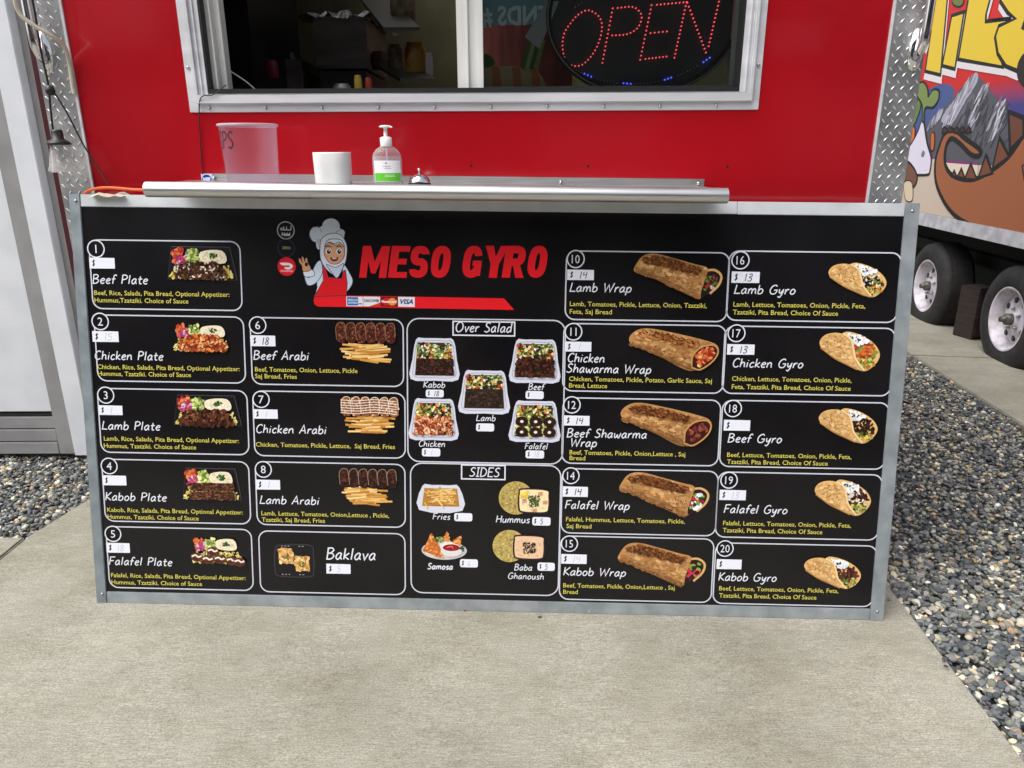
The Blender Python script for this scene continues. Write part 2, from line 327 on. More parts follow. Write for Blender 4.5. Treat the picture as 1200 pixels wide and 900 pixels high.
# --- hand lettering: strokes (x, y), x-height .58, cap 1; '~' marks a smooth stroke
G = {
'A': (.72, [('-',[(0,0),(.36,1),(.62,0)]),('-',[(.12,.35),(.56,.35)])]),
'B': (.66, [('-',[(.06,0),(.06,1)]),('~',[(.0,.98),(.35,1),(.5,.8),(.3,.57),(.08,.54)]),('~',[(.1,.54),(.42,.5),(.56,.27),(.36,.03),(.0,.0)])]),
'C': (.64, [('~',[(.58,.86),(.42,1),(.16,.84),(.04,.45),(.16,.08),(.38,0),(.58,.14)])]),
'D': (.7, [('-',[(.06,0),(.06,1)]),('~',[(.0,1),(.36,.95),(.6,.6),(.52,.2),(.3,.02),(.0,0)])]),
'E': (.58, [('-',[(.52,1),(.06,1),(.06,0),(.52,0)]),('-',[(.06,.52),(.44,.54)])]),
'F': (.56, [('-',[(.56,1),(.08,.98),(.04,0)]),('-',[(.06,.5),(.44,.53)])]),
'G': (.76, [('~',[(.62,.86),(.46,1),(.18,.85),(.04,.42),(.18,.06),(.46,.02),(.64,.22),(.66,.46)]),('-',[(.4,.44),(.7,.46)])]),
'H': (.74, [('-',[(.06,0),(.08,1)]),('-',[(.62,0),(.62,1)]),('-',[(.06,.5),(.62,.54)])]),
'I': (.34, [('-',[(.14,0),(.14,1)]),('-',[(0,1),(.3,1)]),('-',[(0,0),(.3,0)])]),
'K': (.62, [('-',[(.06,0),(.06,1)]),('-',[(.54,1),(.08,.46),(.58,0)])]),
'L': (.56, [('-',[(.1,1),(.04,.03),(.54,.03)])]),
'O': (.84, [('~c',[(.38,1),(.12,.82),(.04,.42),(.2,.04),(.46,.02),(.7,.3),(.7,.72),(.52,.97)])]),
'P': (.6, [('-',[(.06,0),(.08,1)]),('~',[(.02,.94),(.32,1),(.54,.8),(.42,.55),(.1,.45)])]),
'S': (.6, [('~',[(.52,.88),(.34,1),(.12,.86),(.16,.62),(.42,.42),(.46,.16),(.24,0),(.0,.1)])]),
'T': (.64, [('-',[(0,.98),(.62,1)]),('-',[(.32,.98),(.28,0)])]),
'W': (1.0, [('-',[(.02,1),(.2,.02),(.46,.8),(.66,.02),(.94,1)])]),
'a': (.56, [('~',[(.44,.52),(.26,.58),(.06,.36),(.06,.1),(.2,.0),(.36,.2),(.44,.54)]),('~',[(.44,.54),(.4,.2),(.5,.0)])]),
'b': (.54, [('-',[(.06,1),(.05,.02)]),('~',[(.05,.34),(.24,.58),(.44,.44),(.42,.14),(.22,0),(.05,.06)])]),
'c': (.48, [('~',[(.42,.48),(.28,.58),(.08,.38),(.08,.1),(.24,0),(.42,.1)])]),
'd': (.56, [('~',[(.42,.5),(.24,.56),(.06,.34),(.08,.06),(.24,.02),(.42,.24)]),('-',[(.46,1),(.44,.02)])]),
'e': (.5, [('~',[(.08,.28),(.3,.34),(.42,.46),(.28,.58),(.1,.44),(.06,.16),(.22,0),(.42,.08)])]),
'f': (.42, [('~',[(.46,.88),(.34,1),(.2,.86),(.16,.5),(.12,-.02)]),('-',[(0,.52),(.36,.55)])]),
'h': (.54, [('-',[(.08,1),(.05,0)]),('~',[(.05,.3),(.24,.56),(.4,.48),(.42,.2),(.46,0)])]),
'i': (.24, [('-',[(.1,.56),(.08,0)]),('-',[(.11,.76),(.14,.82)])]),
'k': (.5, [('-',[(.08,1),(.05,0)]),('-',[(.42,.58),(.08,.26),(.46,0)])]),
'l': (.26, [('-',[(.12,1),(.08,0)])]),
'm': (.82, [('-',[(.06,.56),(.04,0)]),('~',[(.05,.3),(.2,.56),(.34,.48),(.36,0)]),('~',[(.36,.3),(.52,.57),(.66,.48),(.68,.18),(.74,0)])]),
'n': (.56, [('-',[(.06,.56),(.04,0)]),('~',[(.05,.3),(.24,.57),(.4,.48),(.42,.2),(.48,0)])]),
'o': (.54, [('~c',[(.26,.57),(.08,.42),(.06,.14),(.22,0),(.4,.14),(.44,.4)])]),
'p': (.54, [('-',[(.08,.56),(.02,-.34)]),('~',[(.06,.3),(.24,.57),(.44,.44),(.42,.14),(.22,.0),(.05,.1)])]),
'r': (.42, [('-',[(.08,.56),(.05,0)]),('~',[(.06,.26),(.2,.52),(.38,.54)])]),
's': (.44, [('~',[(.38,.5),(.24,.58),(.08,.46),(.18,.3),(.34,.2),(.28,.02),(.04,.04)])]),
't': (.44, [('~',[(.2,.86),(.16,.3),(.2,.04),(.38,.04)]),('-',[(.02,.54),(.4,.57)])]),
'u': (.56, [('~',[(.06,.56),(.05,.16),(.18,.0),(.36,.14),(.42,.54)]),('-',[(.42,.56),(.46,0)])]),
'v': (.48, [('-',[(.04,.56),(.2,0),(.44,.57)])]),
'w': (.72, [('~',[(.04,.56),(.1,.1),(.22,.04),(.34,.4)]),('~',[(.34,.4),(.42,.05),(.54,.05),(.66,.57)])]),
'y': (.52, [('~',[(.06,.56),(.1,.2),(.24,.12),(.42,.5)]),('~',[(.44,.57),(.36,.0),(.2,-.34),(.02,-.26)])]),
'0': (.56, [('~c',[(.26,1),(.06,.7),(.06,.25),(.24,0),(.44,.25),(.46,.7)])]),
'1': (.34, [('-',[(.2,1),(.2,0)])]),
'3': (.54, [('~',[(.08,.92),(.34,.98),(.38,.72),(.16,.54),(.42,.36),(.3,.02),(.04,.08)])]),
'4': (.56, [('-',[(.1,.98),(.08,.52),(.44,.56)]),('-',[(.42,1),(.4,0)])]),
'5': (.54, [('-',[(.44,.98),(.12,.95),(.1,.58)]),('~',[(.1,.58),(.38,.56),(.42,.2),(.2,.0),(.02,.08)])]),
'6': (.54, [('~',[(.36,.98),(.1,.6),(.08,.16),(.3,.0),(.42,.24),(.3,.44),(.1,.34)])]),
'8': (.54, [('~c',[(.26,1),(.08,.82),(.22,.56),(.42,.28),(.26,0),(.06,.24),(.26,.54),(.42,.8)])]),
'9': (.54, [('~',[(.4,.7),(.22,.5),(.08,.76),(.26,.98),(.42,.74),(.34,.0)])]),
'$': (.54, [('~',[(.42,.8),(.24,.9),(.08,.74),(.24,.52),(.4,.34),(.26,.12),(.04,.2)]),('-',[(.26,1.05),(.2,-.04)])]),
' ': (.42, []), '.': (.2, [('-',[(.06,0),(.1,.05)])]),
}
def hand(pt, s, x0, x1, base, cap, col, wt=.12, slant=.14):
    adv = []; x = 0
    for ch in s: adv.append(x); x += G[ch][0]+.06
    tot = x-.06 + slant*.3; kx = (x1-x0)/tot; ky = cap
    for ch, ax in zip(s, adv):
        for kind, pts in G[ch][1]:
            q = [((ax+px+slant*py)*kx+x0, py*ky+base) for px, py in pts]
            if kind[0] == '~': q = smooth_path(q, 4, kind == '~c')
            pt.ribbon(q, wt*cap, col, kind == '~c')

# ------------------------------------------------------------------ ground
EDGE_R = [gnd(1037, 680), gnd(1200, 890)]
EDGE_L = [gnd(105, 585), gnd(0, 659)]
def along(P, Y): a, b = P; t = (Y-a[1])/(b[1]-a[1]); return (float(a[0]+(b[0]-a[0])*t), Y)
gm = MB(); gs = 400
gm.add([(-gs,-gs,gz(-9)-.055),(gs,-gs,gz(9)-.055),(gs,gs,gz(9)-.055),(-gs,gs,gz(-9)-.055)], [(0,1,2,3)])
ground = MB().add([(-9,-9,gz(-9)-.05),(9,-9,gz(9)-.05),(9,20,gz(9)-.05),(-9,20,gz(-9)-.05),(-gs,-gs,gz(-9)-.05),(gs,-gs,gz(9)-.05),(gs,gs,gz(9)-.05),(-gs,gs,gz(-9)-.05)],
    [(0,1,2,3),(4,5,1,0),(5,6,2,1),(6,7,3,2),(7,4,0,3)]).build('ground', M_bed)
tag(ground, 'grey gravel bed around the concrete walk', kind='structure')
def slab(name, pts, mt, label, z=0, th=.12):
    m = MB(); n = len(pts); top = [(x, y, gz(x)+z) for x, y in pts]; bot = [(x, y, gz(x)+z-th) for x, y in pts]
    m.add(top+bot, [tuple(range(n)), tuple(range(n,2*n))[::-1]]+[(i,(i+1)%n,n+(i+1)%n,n+i) for i in range(n)])
    return tag(m.build(name, mt, bevel=.006), label, kind='structure')
BACKY = 2.75
eL = along(EDGE_L, BACKY); JL = gnd(33, 628); a0 = (float(JL[0]), float(JL[1]))
J0 = gnd(0, 655)
# joint between the two slabs continues the diagonal edge
main = [along(EDGE_R, BACKY), eL, a0, along([np.array([*a0,0]), J0], -.6), (-3.5,-3.2), (3.9,-3.2), along(EDGE_R, -1.5)]
fixR = along(EDGE_R, .2)
main = [along(EDGE_R, BACKY), eL, a0, along([np.array([*a0,0]), J0], 1.2), (-4.4,.4), (-4.4,-3.2), (3.4,-3.2), (3.4,.05), fixR]
slab('pavement', main, M_conc, 'pale broomed concrete walk in front of the red trailer')
B0 = gnd(0, 628); b0 = along([np.array([*a0,0]), J0], 1.2)
dxy = (np.array([-.012, .003]))
side = [(a0[0]-.012, a0[1]+.0), (a0[0]-3, float(B0[1])+(a0[0]-3-float(B0[0]))*(a0[1]-float(B0[1]))/(a0[0]-float(B0[0]))), (-5.2,.45), (-4.41,.41), (b0[0]-.012, b0[1]+.004)]
slab('side_pavement', side, M_conc, 'concrete slab beyond the joint at the left', z=-.004)
# pad of the painted trailer
PA, PB = gnd(1061, 411), gnd(1155, 470)
pd = (PB-PA)[:2]; pd /= np.linalg.norm(pd); pn = np.array([pd[1], -pd[0]])
if pn[0] < 0: pn = -pn
far = PA[:2]-pd*3.5; near = PA[:2]+pd*4.5
def pad(name, s0, s1):
    slab(name, [tuple(PA[:2]+pd*s0), tuple(PA[:2]+pd*s1), tuple(PA[:2]+pd*s1+pn*4.2), tuple(PA[:2]+pd*s0+pn*4.2)], M_conc2, 'concrete pad under the painted trailer')
pad('trailer_pad', -3.5, .12); pad('trailer_pad', .128, 4.6)

# ------------------------------------------------------------------ gravel
def pebbles(name, poly, n, smin, smax, sub, label, zoff=-.03):
    bm = bmesh.new(); bmesh.ops.create_icosphere(bm, subdivisions=sub, radius=1); bv = np.array([v.co[:] for v in bm.verts]); bf = np.array([[v.index for v in f.verts] for f in bm.faces]); bm.free()
    nv, nf = len(bv), len(bf); pts = []
    P = np.array(poly); lo, hi = P.min(0), P.max(0)
    while len(pts) < n:
        p = lo+np.random.rand(2)*(hi-lo)
        if inside(p, poly): pts.append(p)
    pts = np.array(pts); V = np.zeros((n, nv, 3)); col = np.zeros((n, 3))
    pal = [((92,96,101),.24),((72,76,81),.19),((110,112,114),.19),((132,132,129),.13),((156,154,146),.075),((190,181,158),.05),((168,148,118),.045),((206,203,194),.025),((138,117,101),.025),((102,106,99),.05)]
    cs = np.array([lin(c) for c, _ in pal]); ws = np.array([w_ for _, w_ in pal]); ws /= ws.sum()
    ci = np.random.choice(len(pal), n, p=ws); col = cs[ci]*np.random.uniform(.88, 1.6, (n,1)); col[:,2] *= .95
    for i in range(n):
        s_ = smin+(smax-smin)*np.random.rand()**1.6; sc = np.array([s_, s_*np.random.uniform(.6,.95), s_*np.random.uniform(.35,.7)])
        v = bv*(1+.21*np.sin(bv@np.random.uniform(-4,4,(3,3))+np.random.rand(3)*6))*sc
        a, b, c = np.random.rand()*6.28, np.random.uniform(-.6,.6), np.random.uniform(-.6,.6)
        Rz = np.array([[math.cos(a),-math.sin(a),0],[math.sin(a),math.cos(a),0],[0,0,1]]); Rx = np.array([[1,0,0],[0,math.cos(b),-math.sin(b)],[0,math.sin(b),math.cos(b)]]); Ry = np.array([[math.cos(c),0,math.sin(c)],[0,1,0],[-math.sin(c),0,math.cos(c)]])
        v = v@(Rz@Rx@Ry).T; V[i] = v+np.array([pts[i][0], pts[i][1], gz(pts[i][0])+zoff+np.random.uniform(-.008,.012)])
    me = bpy.data.meshes.new(name); me.vertices.add(n*nv); me.vertices.foreach_set('co', V.reshape(-1))
    F_ = (bf[None]+(np.arange(n)*nv)[:,None,None]).reshape(-1); me.loops.add(n*nf*3); me.loops.foreach_set('vertex_index', F_.astype(np.int32))
    me.polygons.add(n*nf); me.polygons.foreach_set('loop_start', np.arange(0, n*nf*3, 3, dtype=np.int32)); me.polygons.foreach_set('use_smooth', np.ones(n*nf, dtype=bool)); me.update(calc_edges=True); me.validate()
    ca = me.color_attributes.new('Col', 'FLOAT_COLOR', 'POINT'); ca.data.foreach_set('color', np.repeat(np.c_[col, np.ones(n)], nv, 0).reshape(-1))
    me.materials.append(M_pebble); o = bpy.data.objects.new(name, me); C.objects.link(o); return tag(o, label, 'gravel', kind='stuff')
eR = EDGE_R
q = lambda Y, d=0.0: (along(eR, Y)[0]+d, Y)
padline = lambda s: tuple(PA[:2]+pd*s-pn*.005)
near_poly = [q(.8,.0), (2.3,.8), (2.7,2.3), q(2.3,.0)]
far_poly = [q(2.3), (2.7,2.3), padline(2.6), padline(0), padline(-1.4), (1.35, 5.2), (1.2,2.76), (q(2.75)[0],2.75)]
pebbles('gravel', near_poly, 15000, .0065, .0165, 2, 'grey and tan pebbles right of the concrete, close to the camera', -.022)
pebbles('gravel', far_poly, 26000, .0075, .0165, 1, 'grey and tan pebbles between the red trailer and the wheels', -.022)
lp = [along(EDGE_L, 2.75), a0, (a0[0]-1.2, a0[1]-.02), (-3.4, 3.12), (-1.3, 3.12), (-1.3,2.76)]
pebbles('gravel', lp, 11000, .007, .0165, 1, 'grey and tan pebbles below the white building', -.022)

sp_ = [q(2.2,-.05), q(2.2), q(.9), q(.9,-.03)]
pebbles('gravel', sp_, 14, .004, .008, 2, 'few small stones spilled onto the right edge of the concrete', .004)
# ------------------------------------------------------------------ menu board
TL, TR, BR, BL = np.array([-1.29,2.176,1.248]), np.array([1.149,2.112,1.214]), np.array([1.133,1.897,-.017]), np.array([-1.305,1.961,.017])
bx = (TR-TL)+(BR-BL); bx /= np.linalg.norm(bx); by = (TL-BL)+(TR-BR); by -= bx*(by@bx); by /= np.linalg.norm(by); bn = np.cross(bx, by)
board = empty('menu_board', (0,0,0), 'large black food menu board in a galvanised frame leaning on the red trailer', 'menu board')
board.matrix_world = Matrix(((bx[0],by[0],bn[0],BL[0]),(bx[1],by[1],bn[1],BL[1]),(bx[2],by[2],bn[2],BL[2]),(0,0,0,1)))
def B(u, v):
    p = on_plane(u, v, BL, bn)-BL; return float(p@bx), float(p@by)
W_, H_ = float((TR-TL)@bx), float((TL-BL)@by)
BTH = .03
MB().box(.03, W_-.03, .03, H_-.03, -BTH+.004, -.0005).build('panel', M_vinyl, board)
rw = B(95,460)[0]
def rail(x0,x1,y0,y1,z=.003): 
    return MB().box(x0,x1,y0,y1,-BTH,z).build('frame_rail', M_galv, board, bevel=.0015)
rl, rr = .032, .040
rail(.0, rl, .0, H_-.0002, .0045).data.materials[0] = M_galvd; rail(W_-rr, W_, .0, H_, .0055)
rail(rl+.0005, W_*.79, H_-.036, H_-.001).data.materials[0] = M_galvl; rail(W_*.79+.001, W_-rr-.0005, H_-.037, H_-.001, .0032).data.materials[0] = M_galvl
rail(rl+.0005, W_-rr-.0005, .001, .037)
for x, y in ((.02,H_-.02),(.02,.03),(W_-.02,H_-.022),(W_-.02,.03)):
    MB().lathe([(0,.0085),(.003,.008),(.0048,.006),(.0048,.002)], 12, (x,y,0)).build('rivet', M_screw, board)
for x in (W_-.035,): MB().lathe([(0,-.03),(.016,-.03),(.018,-.022),(.018,-.008),(.012,-.003)], 16, (x,.0,-.012)).build('rubber_foot', M_hub, board).rotation_euler = (R_(-90),0,0)

WHT = lin((225,228,238)); YEL = lin((208,198,92)); RED = lin((235,30,40)); INK = lin((25,25,30)); DIM = lin((185,188,196))
def card(name, u0, v0, u1, v1, rad=.028):
    x0, y1 = B(u0, v0); x1, y0 = B(u1, v1+1.0); pts = []
    for cx, cy, a0_ in ((x1-rad,y1-rad,0),(x0+rad,y1-rad,90),(x0+rad,y0+rad,180),(x1-rad,y0+rad,270)):
        for k in range(7): a = R_(a0_+15*k); pts.append((cx+rad*math.cos(a), cy+rad*math.sin(a)))
    p = Paint(.0003); p.ribbon(pts, .0038, lin((205,208,220)), True); o = p.build('menu_card', board); o['label'] = name; return o
def badge(par, num, u, v):
    x, y = B(u, v); r = .0245; p = Paint(.0007); c = [(x+r*math.cos(a), y+r*math.sin(a)) for a in [2*math.pi*k/28 for k in range(28)]]
    p.poly(c, lin((10,9,12))); p.ribbon(c, .0034, WHT, True); n = len(num); wd = .013*n if n > 1 else .012
    vs, fs, a, b_ = text2d(num, 0); k_ = .0245/.7; kx_ = k_*(1 if n == 1 else .86); mid = (a+b_)/2
    p.mesh2d([(x+(vx-mid)*kx_, y-.0122+vy*k_) for vx, vy in vs], fs, WHT); return p.build('number_badge', par)
def sticker(par, txt, u0, v0, u1, v1, faint=False, rnd=False):
    x0, y1 = B(u0, v0); x1, y0 = B(u1, v1); p = Paint(.0008); h = y1-y0
    if rnd:
        r = h*.25; pts = [(cx+r*math.cos(R_(a0_+30*k)), cy+r*math.sin(R_(a0_+30*k))) for cx, cy, a0_ in ((x1-r,y1-r,0),(x0+r,y1-r,90),(x0+r,y0+r,180),(x1-r,y0+r,270)) for k in range(4)]
    else: pts = [(x0,y0),(x1,y0+.0005),(x1,y1),(x0,y1+.0005)]
    p.poly(pts, lin((232,235,246)))
    wd = x1-x0; hand(p, '$', x0+wd*.10, x0+wd*.23, y0+h*.22, h*.58, INK, .15)
    if txt:
        col = lin((190,194,206)) if faint else INK
        n = len(txt); hand(p, txt, x0+wd*.42, x0+wd*(.42+.17*n), y0+h*.16, h*.66, col, .10 if faint else .12)
    return p.build('price_sticker', par)
def name_(par, txt, u0, u1, v, cap=.0275, wt=.125):
    x0, y = B(u0, v); x1, _ = B(u1, v); p = Paint(.0009); hand(p, txt, x0, x1, y, cap, WHT, wt); return p.build('item_name', par)
def desc(par, lines):
    p = Paint(.0007)
    for txt, u0, u1, v in lines:
        x0, y = B(u0, v); x1, _ = B(u1, v); put_text(p, txt, x0, x1, y+.001, .0136, YEL, .009)
    return p.build('item_description', par)

# ---- food photographs, drawn in a unit box
class Pic:
    def __init__(s, u0, v0, u1, v1, z=.0005):
        s.x0, s.y1 = B(u0, v0); s.x1, s.y0 = B(u1, v1); s.p = Paint(z); s.w = s.x1-s.x0; s.h = s.y1-s.y0
    def q(s, pts): return [(s.x0+a*s.w, s.y1-b*s.h) for a, b in pts]     # b runs downward
    def poly(s, pts, col, sm=True, k=4): s.p.poly(smooth_path(s.q(pts), k, True) if sm else s.q(pts), lin(col))
    def blob(s, pts, n, size, cols, el=1., rot=0, rj=3.14, st=False): blobs(s.p, smooth_path(s.q(pts),4,True) if st else s.q(pts), int(n*1.6), size*.76*s.h, cols, el, rot, rj, strict=st)
    def line(s, pts, wd, col, sm=True): s.p.ribbon(smooth_path(s.q(pts), 4) if sm else s.q(pts), wd*s.h, lin(col))
BROWN = [(70,38,26),(92,52,34),(46,24,18),(120,76,50),(58,30,22)]; GREEN = [(104,128,52),(150,168,84),(70,94,42),(184,192,116)]; RICE = [(226,204,100),(236,218,132),(200,174,72),(240,228,160)]
def ellq(cx, cy, rx, ry, n=12): return [(cx+rx*math.cos(2*math.pi*k/n), cy+ry*math.sin(2*math.pi*k/n)) for k in range(n)]
def plate(c, meat, tray=True, seed=0):
    if tray:
        c.poly([(.08,.0),(.92,.0),(1,.95),(0,.95)], (20,18,22), False)
        c.line([(.08,.02),(.90,.02),(.99,.93)], .02, (70,68,78), False); c.line([(.08,.02),(.01,.93),(.99,.95)], .015, (48,46,54), False)
    c.blob([(.02,.92),(.12,.55),(.88,.55),(.95,.92)], 150, .035, RICE, 1.6)
    c.blob([(.08,.12),(.24,.06),(.28,.45),(.10,.48)], 40, .055, [(190,62,36),(208,104,50),(170,40,46),(220,138,84)], 1.4, 1.2, .6)
    c.blob([(.14,.3),(.30,.2),(.32,.48),(.12,.5)], 25, .045, [(150,40,90),(220,180,210),(180,70,120)], 1.5)
    c.blob([(.30,.12),(.44,.08),(.50,.42),(.30,.46)], 45, .055, GREEN+[(220,230,150)], 1.3)
    c.poly([(.50,.16),(.80,.12),(.84,.46),(.52,.44)], (236,226,196)); c.blob([(.52,.18),(.80,.16),(.82,.42),(.54,.42)], 25, .05, [(240,232,206),(226,212,176)]); c.blob(ellq(.67,.27,.07,.07,8), 14, .04, [(40,80,30),(70,110,40)], 1)
    if meat == 'beef': c.blob([(.12,.62),(.3,.44),(.7,.42),(.86,.7),(.82,.92),(.14,.92)], 260, .035, BROWN+[(226,206,190),(60,34,26),(44,24,18)], 1.9)
    if meat == 'chicken': c.blob([(.12,.65),(.3,.42),(.75,.42),(.9,.75),(.85,.96),(.14,.92)], 210, .045, [(190,84,40),(220,124,60),(150,60,30),(234,176,120),(120,44,24)], 2.0)
    if meat == 'lamb':
        c.blob([(.10,.8),(.25,.50),(.75,.48),(.90,.85),(.85,.95),(.12,.95)], 90, .09, [(72,36,24),(98,52,34),(50,24,18)], 1.1)
        c.blob([(.14,.8),(.28,.52),(.72,.5),(.86,.85)], 50, .035, [(140,84,56),(36,18,14)], 1.4)
    if meat == 'kabob':
        for b in (.44, .70):
            pts = [(.16,b),(.88,b-.01),(.90,b+.22),(.15,b+.22)]; c.poly(pts, (70,36,26), False); c.blob(pts, 80, .022, [(110,66,48),(48,22,18),(130,84,60)], 2.2, 0, .5)
    if meat == 'falafel':
        for i, (a, b) in enumerate([(.12,.72),(.32,.80),(.54,.78),(.76,.82),(.90,.86),(.42,.52)]):
            c.poly(ellq(a,b,.11,.15), (92,48,32)); c.line([(a-.09,b-.02),(a-.02,b-.06),(a+.03,b),(a+.09,b-.04)], .055, (238,226,212)); c.blob(ellq(a,b+.07,.08,.05,8), 6, .03, [(60,30,22)])
def fries(c, y0, y1, n=46, x0=.03, x1=.98):
    for k in range(n):
        b = y0+(y1-y0)*(k/n*.85+random.random()*.1); ins = .12*(b-y0)/(y1-y0); a = random.uniform(x0+ins, x1-.35-ins*.5); L_ = random.uniform(.25,.38); t = random.uniform(-.07,.07)
        col = random.choice([(226,176,96),(238,196,120),(208,150,70),(246,212,146),(190,130,58)]); c.line([(a,b),(a+L_,b+t)], .055, col, False); c.line([(a,b+.022),(a+L_,b+t+.022)], .012, (150,96,40), False)
def arabi(c, cols, light):
    c.p.z += 0; fries(c, .50, .96)
    n = 6
    for i in range(n):
        a = .03+i*.163; sh = [(a,.10),(a+.06,.0),(a+.14,.03),(a+.165,.25),(a+.15,.46),(a+.05,.49),(a-.005,.35)]
        c.poly(sh, cols[0]); c.blob(sh, 38, .026, cols, 1.5); c.line([(a+.01,.42),(a+.0,.12),(a+.06,.01),(a+.14,.04),(a+.16,.3)], .018, light)
    if light[0] > 200:
        for k in range(6): y = .08+k*.065; c.line([(.02,y),(.3,y+.02),(.6,y-.02),(.98,y+.03)], .016, (250,240,226))
def wrap(c, fill, seed):
    random.seed(seed)
    body = [(.02,.22),(.10,.04),(.24,.0),(.46,.10),(.70,.22),(.84,.30),(.82,.52),(.78,.80),(.76,.98),(.62,.86),(.40,.66),(.18,.48),(.0,.40)]
    if fill == 'plain': body = [(.0,.22),(.08,.05),(.22,.0),(.5,.10),(.8,.24),(.97,.36),(1,.58),(.92,.80),(.74,.98),(.62,.95),(.40,.72),(.18,.52),(.03,.38)]
    else:
        c.poly([(.72,.38),(.86,.32),(.98,.40),(1.0,.58),(.94,.76),(.82,.92),(.74,.97)], (40,22,20)); c.line([(.80,.36),(.92,.34),(1.0,.46),(.98,.66),(.88,.86)], .05, (216,170,110))
        c.blob([(.76,.5),(.94,.46),(.96,.66),(.82,.88)], 26, .05, fill, 1.5)
    c.poly(body, (190,140,86))
    hi = [(.08,.10),(.24,.03),(.46,.13),(.78,.30),(.72,.45),(.40,.32),(.10,.2)]
    c.blob(body, 150, .05, [(204,154,98),(186,134,80),(214,168,112),(172,120,68)], 1.8, -.35, .5, True)
    c.blob(hi, 70, .045, [(176,112,58),(156,94,46),(192,134,78)], 2, -.35, .5, True)
    c.blob(hi if seed != 11 else hi[:5], 230 if seed != 11 else 80, .017, [(92,50,26),(120,70,36),(70,36,20),(140,86,46)], 2.2, -.35, .5)
    low = [(.05,.3),(.4,.45),(.76,.6),(.74,.92),(.4,.66),(.08,.42)]
    c.blob(low, 26, .016, [(150,96,54),(130,80,42)], 1.4); c.blob([(.02,.34),(.2,.44),(.42,.62),(.64,.80),(.76,.90),(.74,.97),(.4,.69),(.18,.51),(.0,.4)], 70, .035, [(150,104,60),(136,92,52),(166,118,72)], 2, -.5, .4); c.line([(.0,.38),(.18,.50),(.40,.69),(.62,.88),(.74,.975)], .022, (128,84,46))
    if fill == 'plain':
        c.poly([(.72,.62),(.80,.42),(.93,.38),(.98,.52),(.93,.74),(.80,.93),(.70,.90)], (60,28,20))
        cols = {11: [(190,70,40),(214,110,60),(236,190,130),(150,40,30),(220,150,80)], 12: [(90,30,34),(60,20,20),(150,80,50),(110,50,60)]}[seed]
        c.blob([(.74,.62),(.82,.46),(.92,.44),(.94,.58),(.88,.74),(.78,.88)], 60, .045, cols, 1.6)
        c.line([(.70,.88),(.71,.62),(.80,.42),(.93,.37),(.985,.5),(.94,.73),(.80,.95),(.70,.90)], .035, (196,146,90))
def gyro(c, fill, seed):
    random.seed(seed)
    c.poly([(.38,.04),(.62,.06),(.88,.28),(1.0,.56),(.94,.82),(.78,1.0),(.60,.9),(.42,.5)], (226,184,118))
    c.blob([(.46,.12),(.66,.14),(.88,.36),(.96,.6),(.84,.9),(.66,.88),(.50,.5)], 90, .05, fill, 1.5)
    c.blob([(.58,.72),(.9,.66),(.92,.84),(.76,.95),(.62,.9)], 30, .04, GREEN+[(220,120,40),(230,200,90)], 1.5)
    c.blob([(.44,.08),(.64,.10),(.80,.24),(.62,.36),(.50,.28)], 34, .055, [(244,244,246),(226,228,234),(250,250,250)], 1.3)
    c.blob([(.48,.1),(.7,.2),(.6,.3)], 7, .03, [(40,60,34),(30,40,30)])
    body = [(.0,.30),(.06,.12),(.20,.04),(.36,.06),(.50,.20),(.56,.44),(.60,.70),(.74,.96),(.62,.94),(.44,.80),(.26,.66),(.08,.50)]
    c.poly(body, (222,178,116)); c.blob(body, 120, .05, [(226,184,122),(216,170,108),(232,194,134),(208,160,98)], 1.5, -.4, .5, True)
    c.blob([(.06,.3),(.2,.1),(.4,.16),(.44,.6),(.2,.5)], 16, .022, [(190,134,76),(176,120,66)], 1.5); c.line([(.36,.05),(.50,.20),(.555,.44),(.60,.68),(.75,.97)], .05, (242,210,156)); c.line([(.02,.42),(.26,.68),(.46,.83),(.64,.96)], .03, (176,126,72))
def tray(c, meat):
    c.poly([(.12,.03),(.3,.0),(.7,.0),(.9,.04),(.97,.5),(1,.97),(.5,1.0),(.0,.97),(.04,.5)], (214,216,232), True, 3); c.line([(.13,.10),(.3,.06),(.7,.06),(.87,.10),(.93,.6),(.92,.90),(.5,.93),(.08,.90),(.07,.6),(.13,.1)], .02, (176,178,196))
    c.poly([(.15,.1),(.85,.1),(.91,.88),(.09,.88)], (60,62,40), False)
    c.blob([(.15,.12),(.85,.12),(.88,.5),(.12,.5)], 130, .04, GREEN+[(236,226,150),(200,70,40),(30,26,30),(240,240,230),(224,150,60),(80,30,50)], 1.3)
    box = [(.13,.42),(.88,.42),(.90,.86),(.10,.86)]
    if meat == 'kabob':
        for b in (.48,.68): pts = [(.12,b),(.90,b),(.91,b+.17),(.11,b+.17)]; c.poly(pts,(46,24,20),False); c.blob(pts, 70, .016, [(80,46,36),(30,14,12),(100,64,50)], 1.8, 0, .5)
    elif meat == 'beef': c.blob(box, 220, .035, [(52,26,20),(74,40,28),(36,16,14),(98,56,40)], 1.4)
    elif meat == 'lamb': c.poly(box, (58,42,34), False); c.blob([(.16,.46),(.84,.46),(.86,.82),(.14,.82)], 140, .03, [(60,44,36),(44,30,24),(78,60,50),(50,34,28)], 1.8, 0, .3)
    elif meat == 'chicken': c.blob(box, 190, .028, [(206,104,60),(230,150,100),(160,70,40),(240,196,160),(130,50,30)], 2.6)
    elif meat == 'falafel':
        c.blob(box, 60, .05, GREEN+[(230,220,160)], 1.3)
        for a in (.24,.52,.80):
            for b in (.50,.76): c.poly(ellq(a,b,.13,.125), (44,24,18)); c.blob(ellq(a,b,.1,.1,8), 10, .03, [(62,36,26),(34,18,14)]); c.poly(ellq(a,b,.035,.035), (240,226,210))
def finish(c, par): c.p.build('food_picture', par)

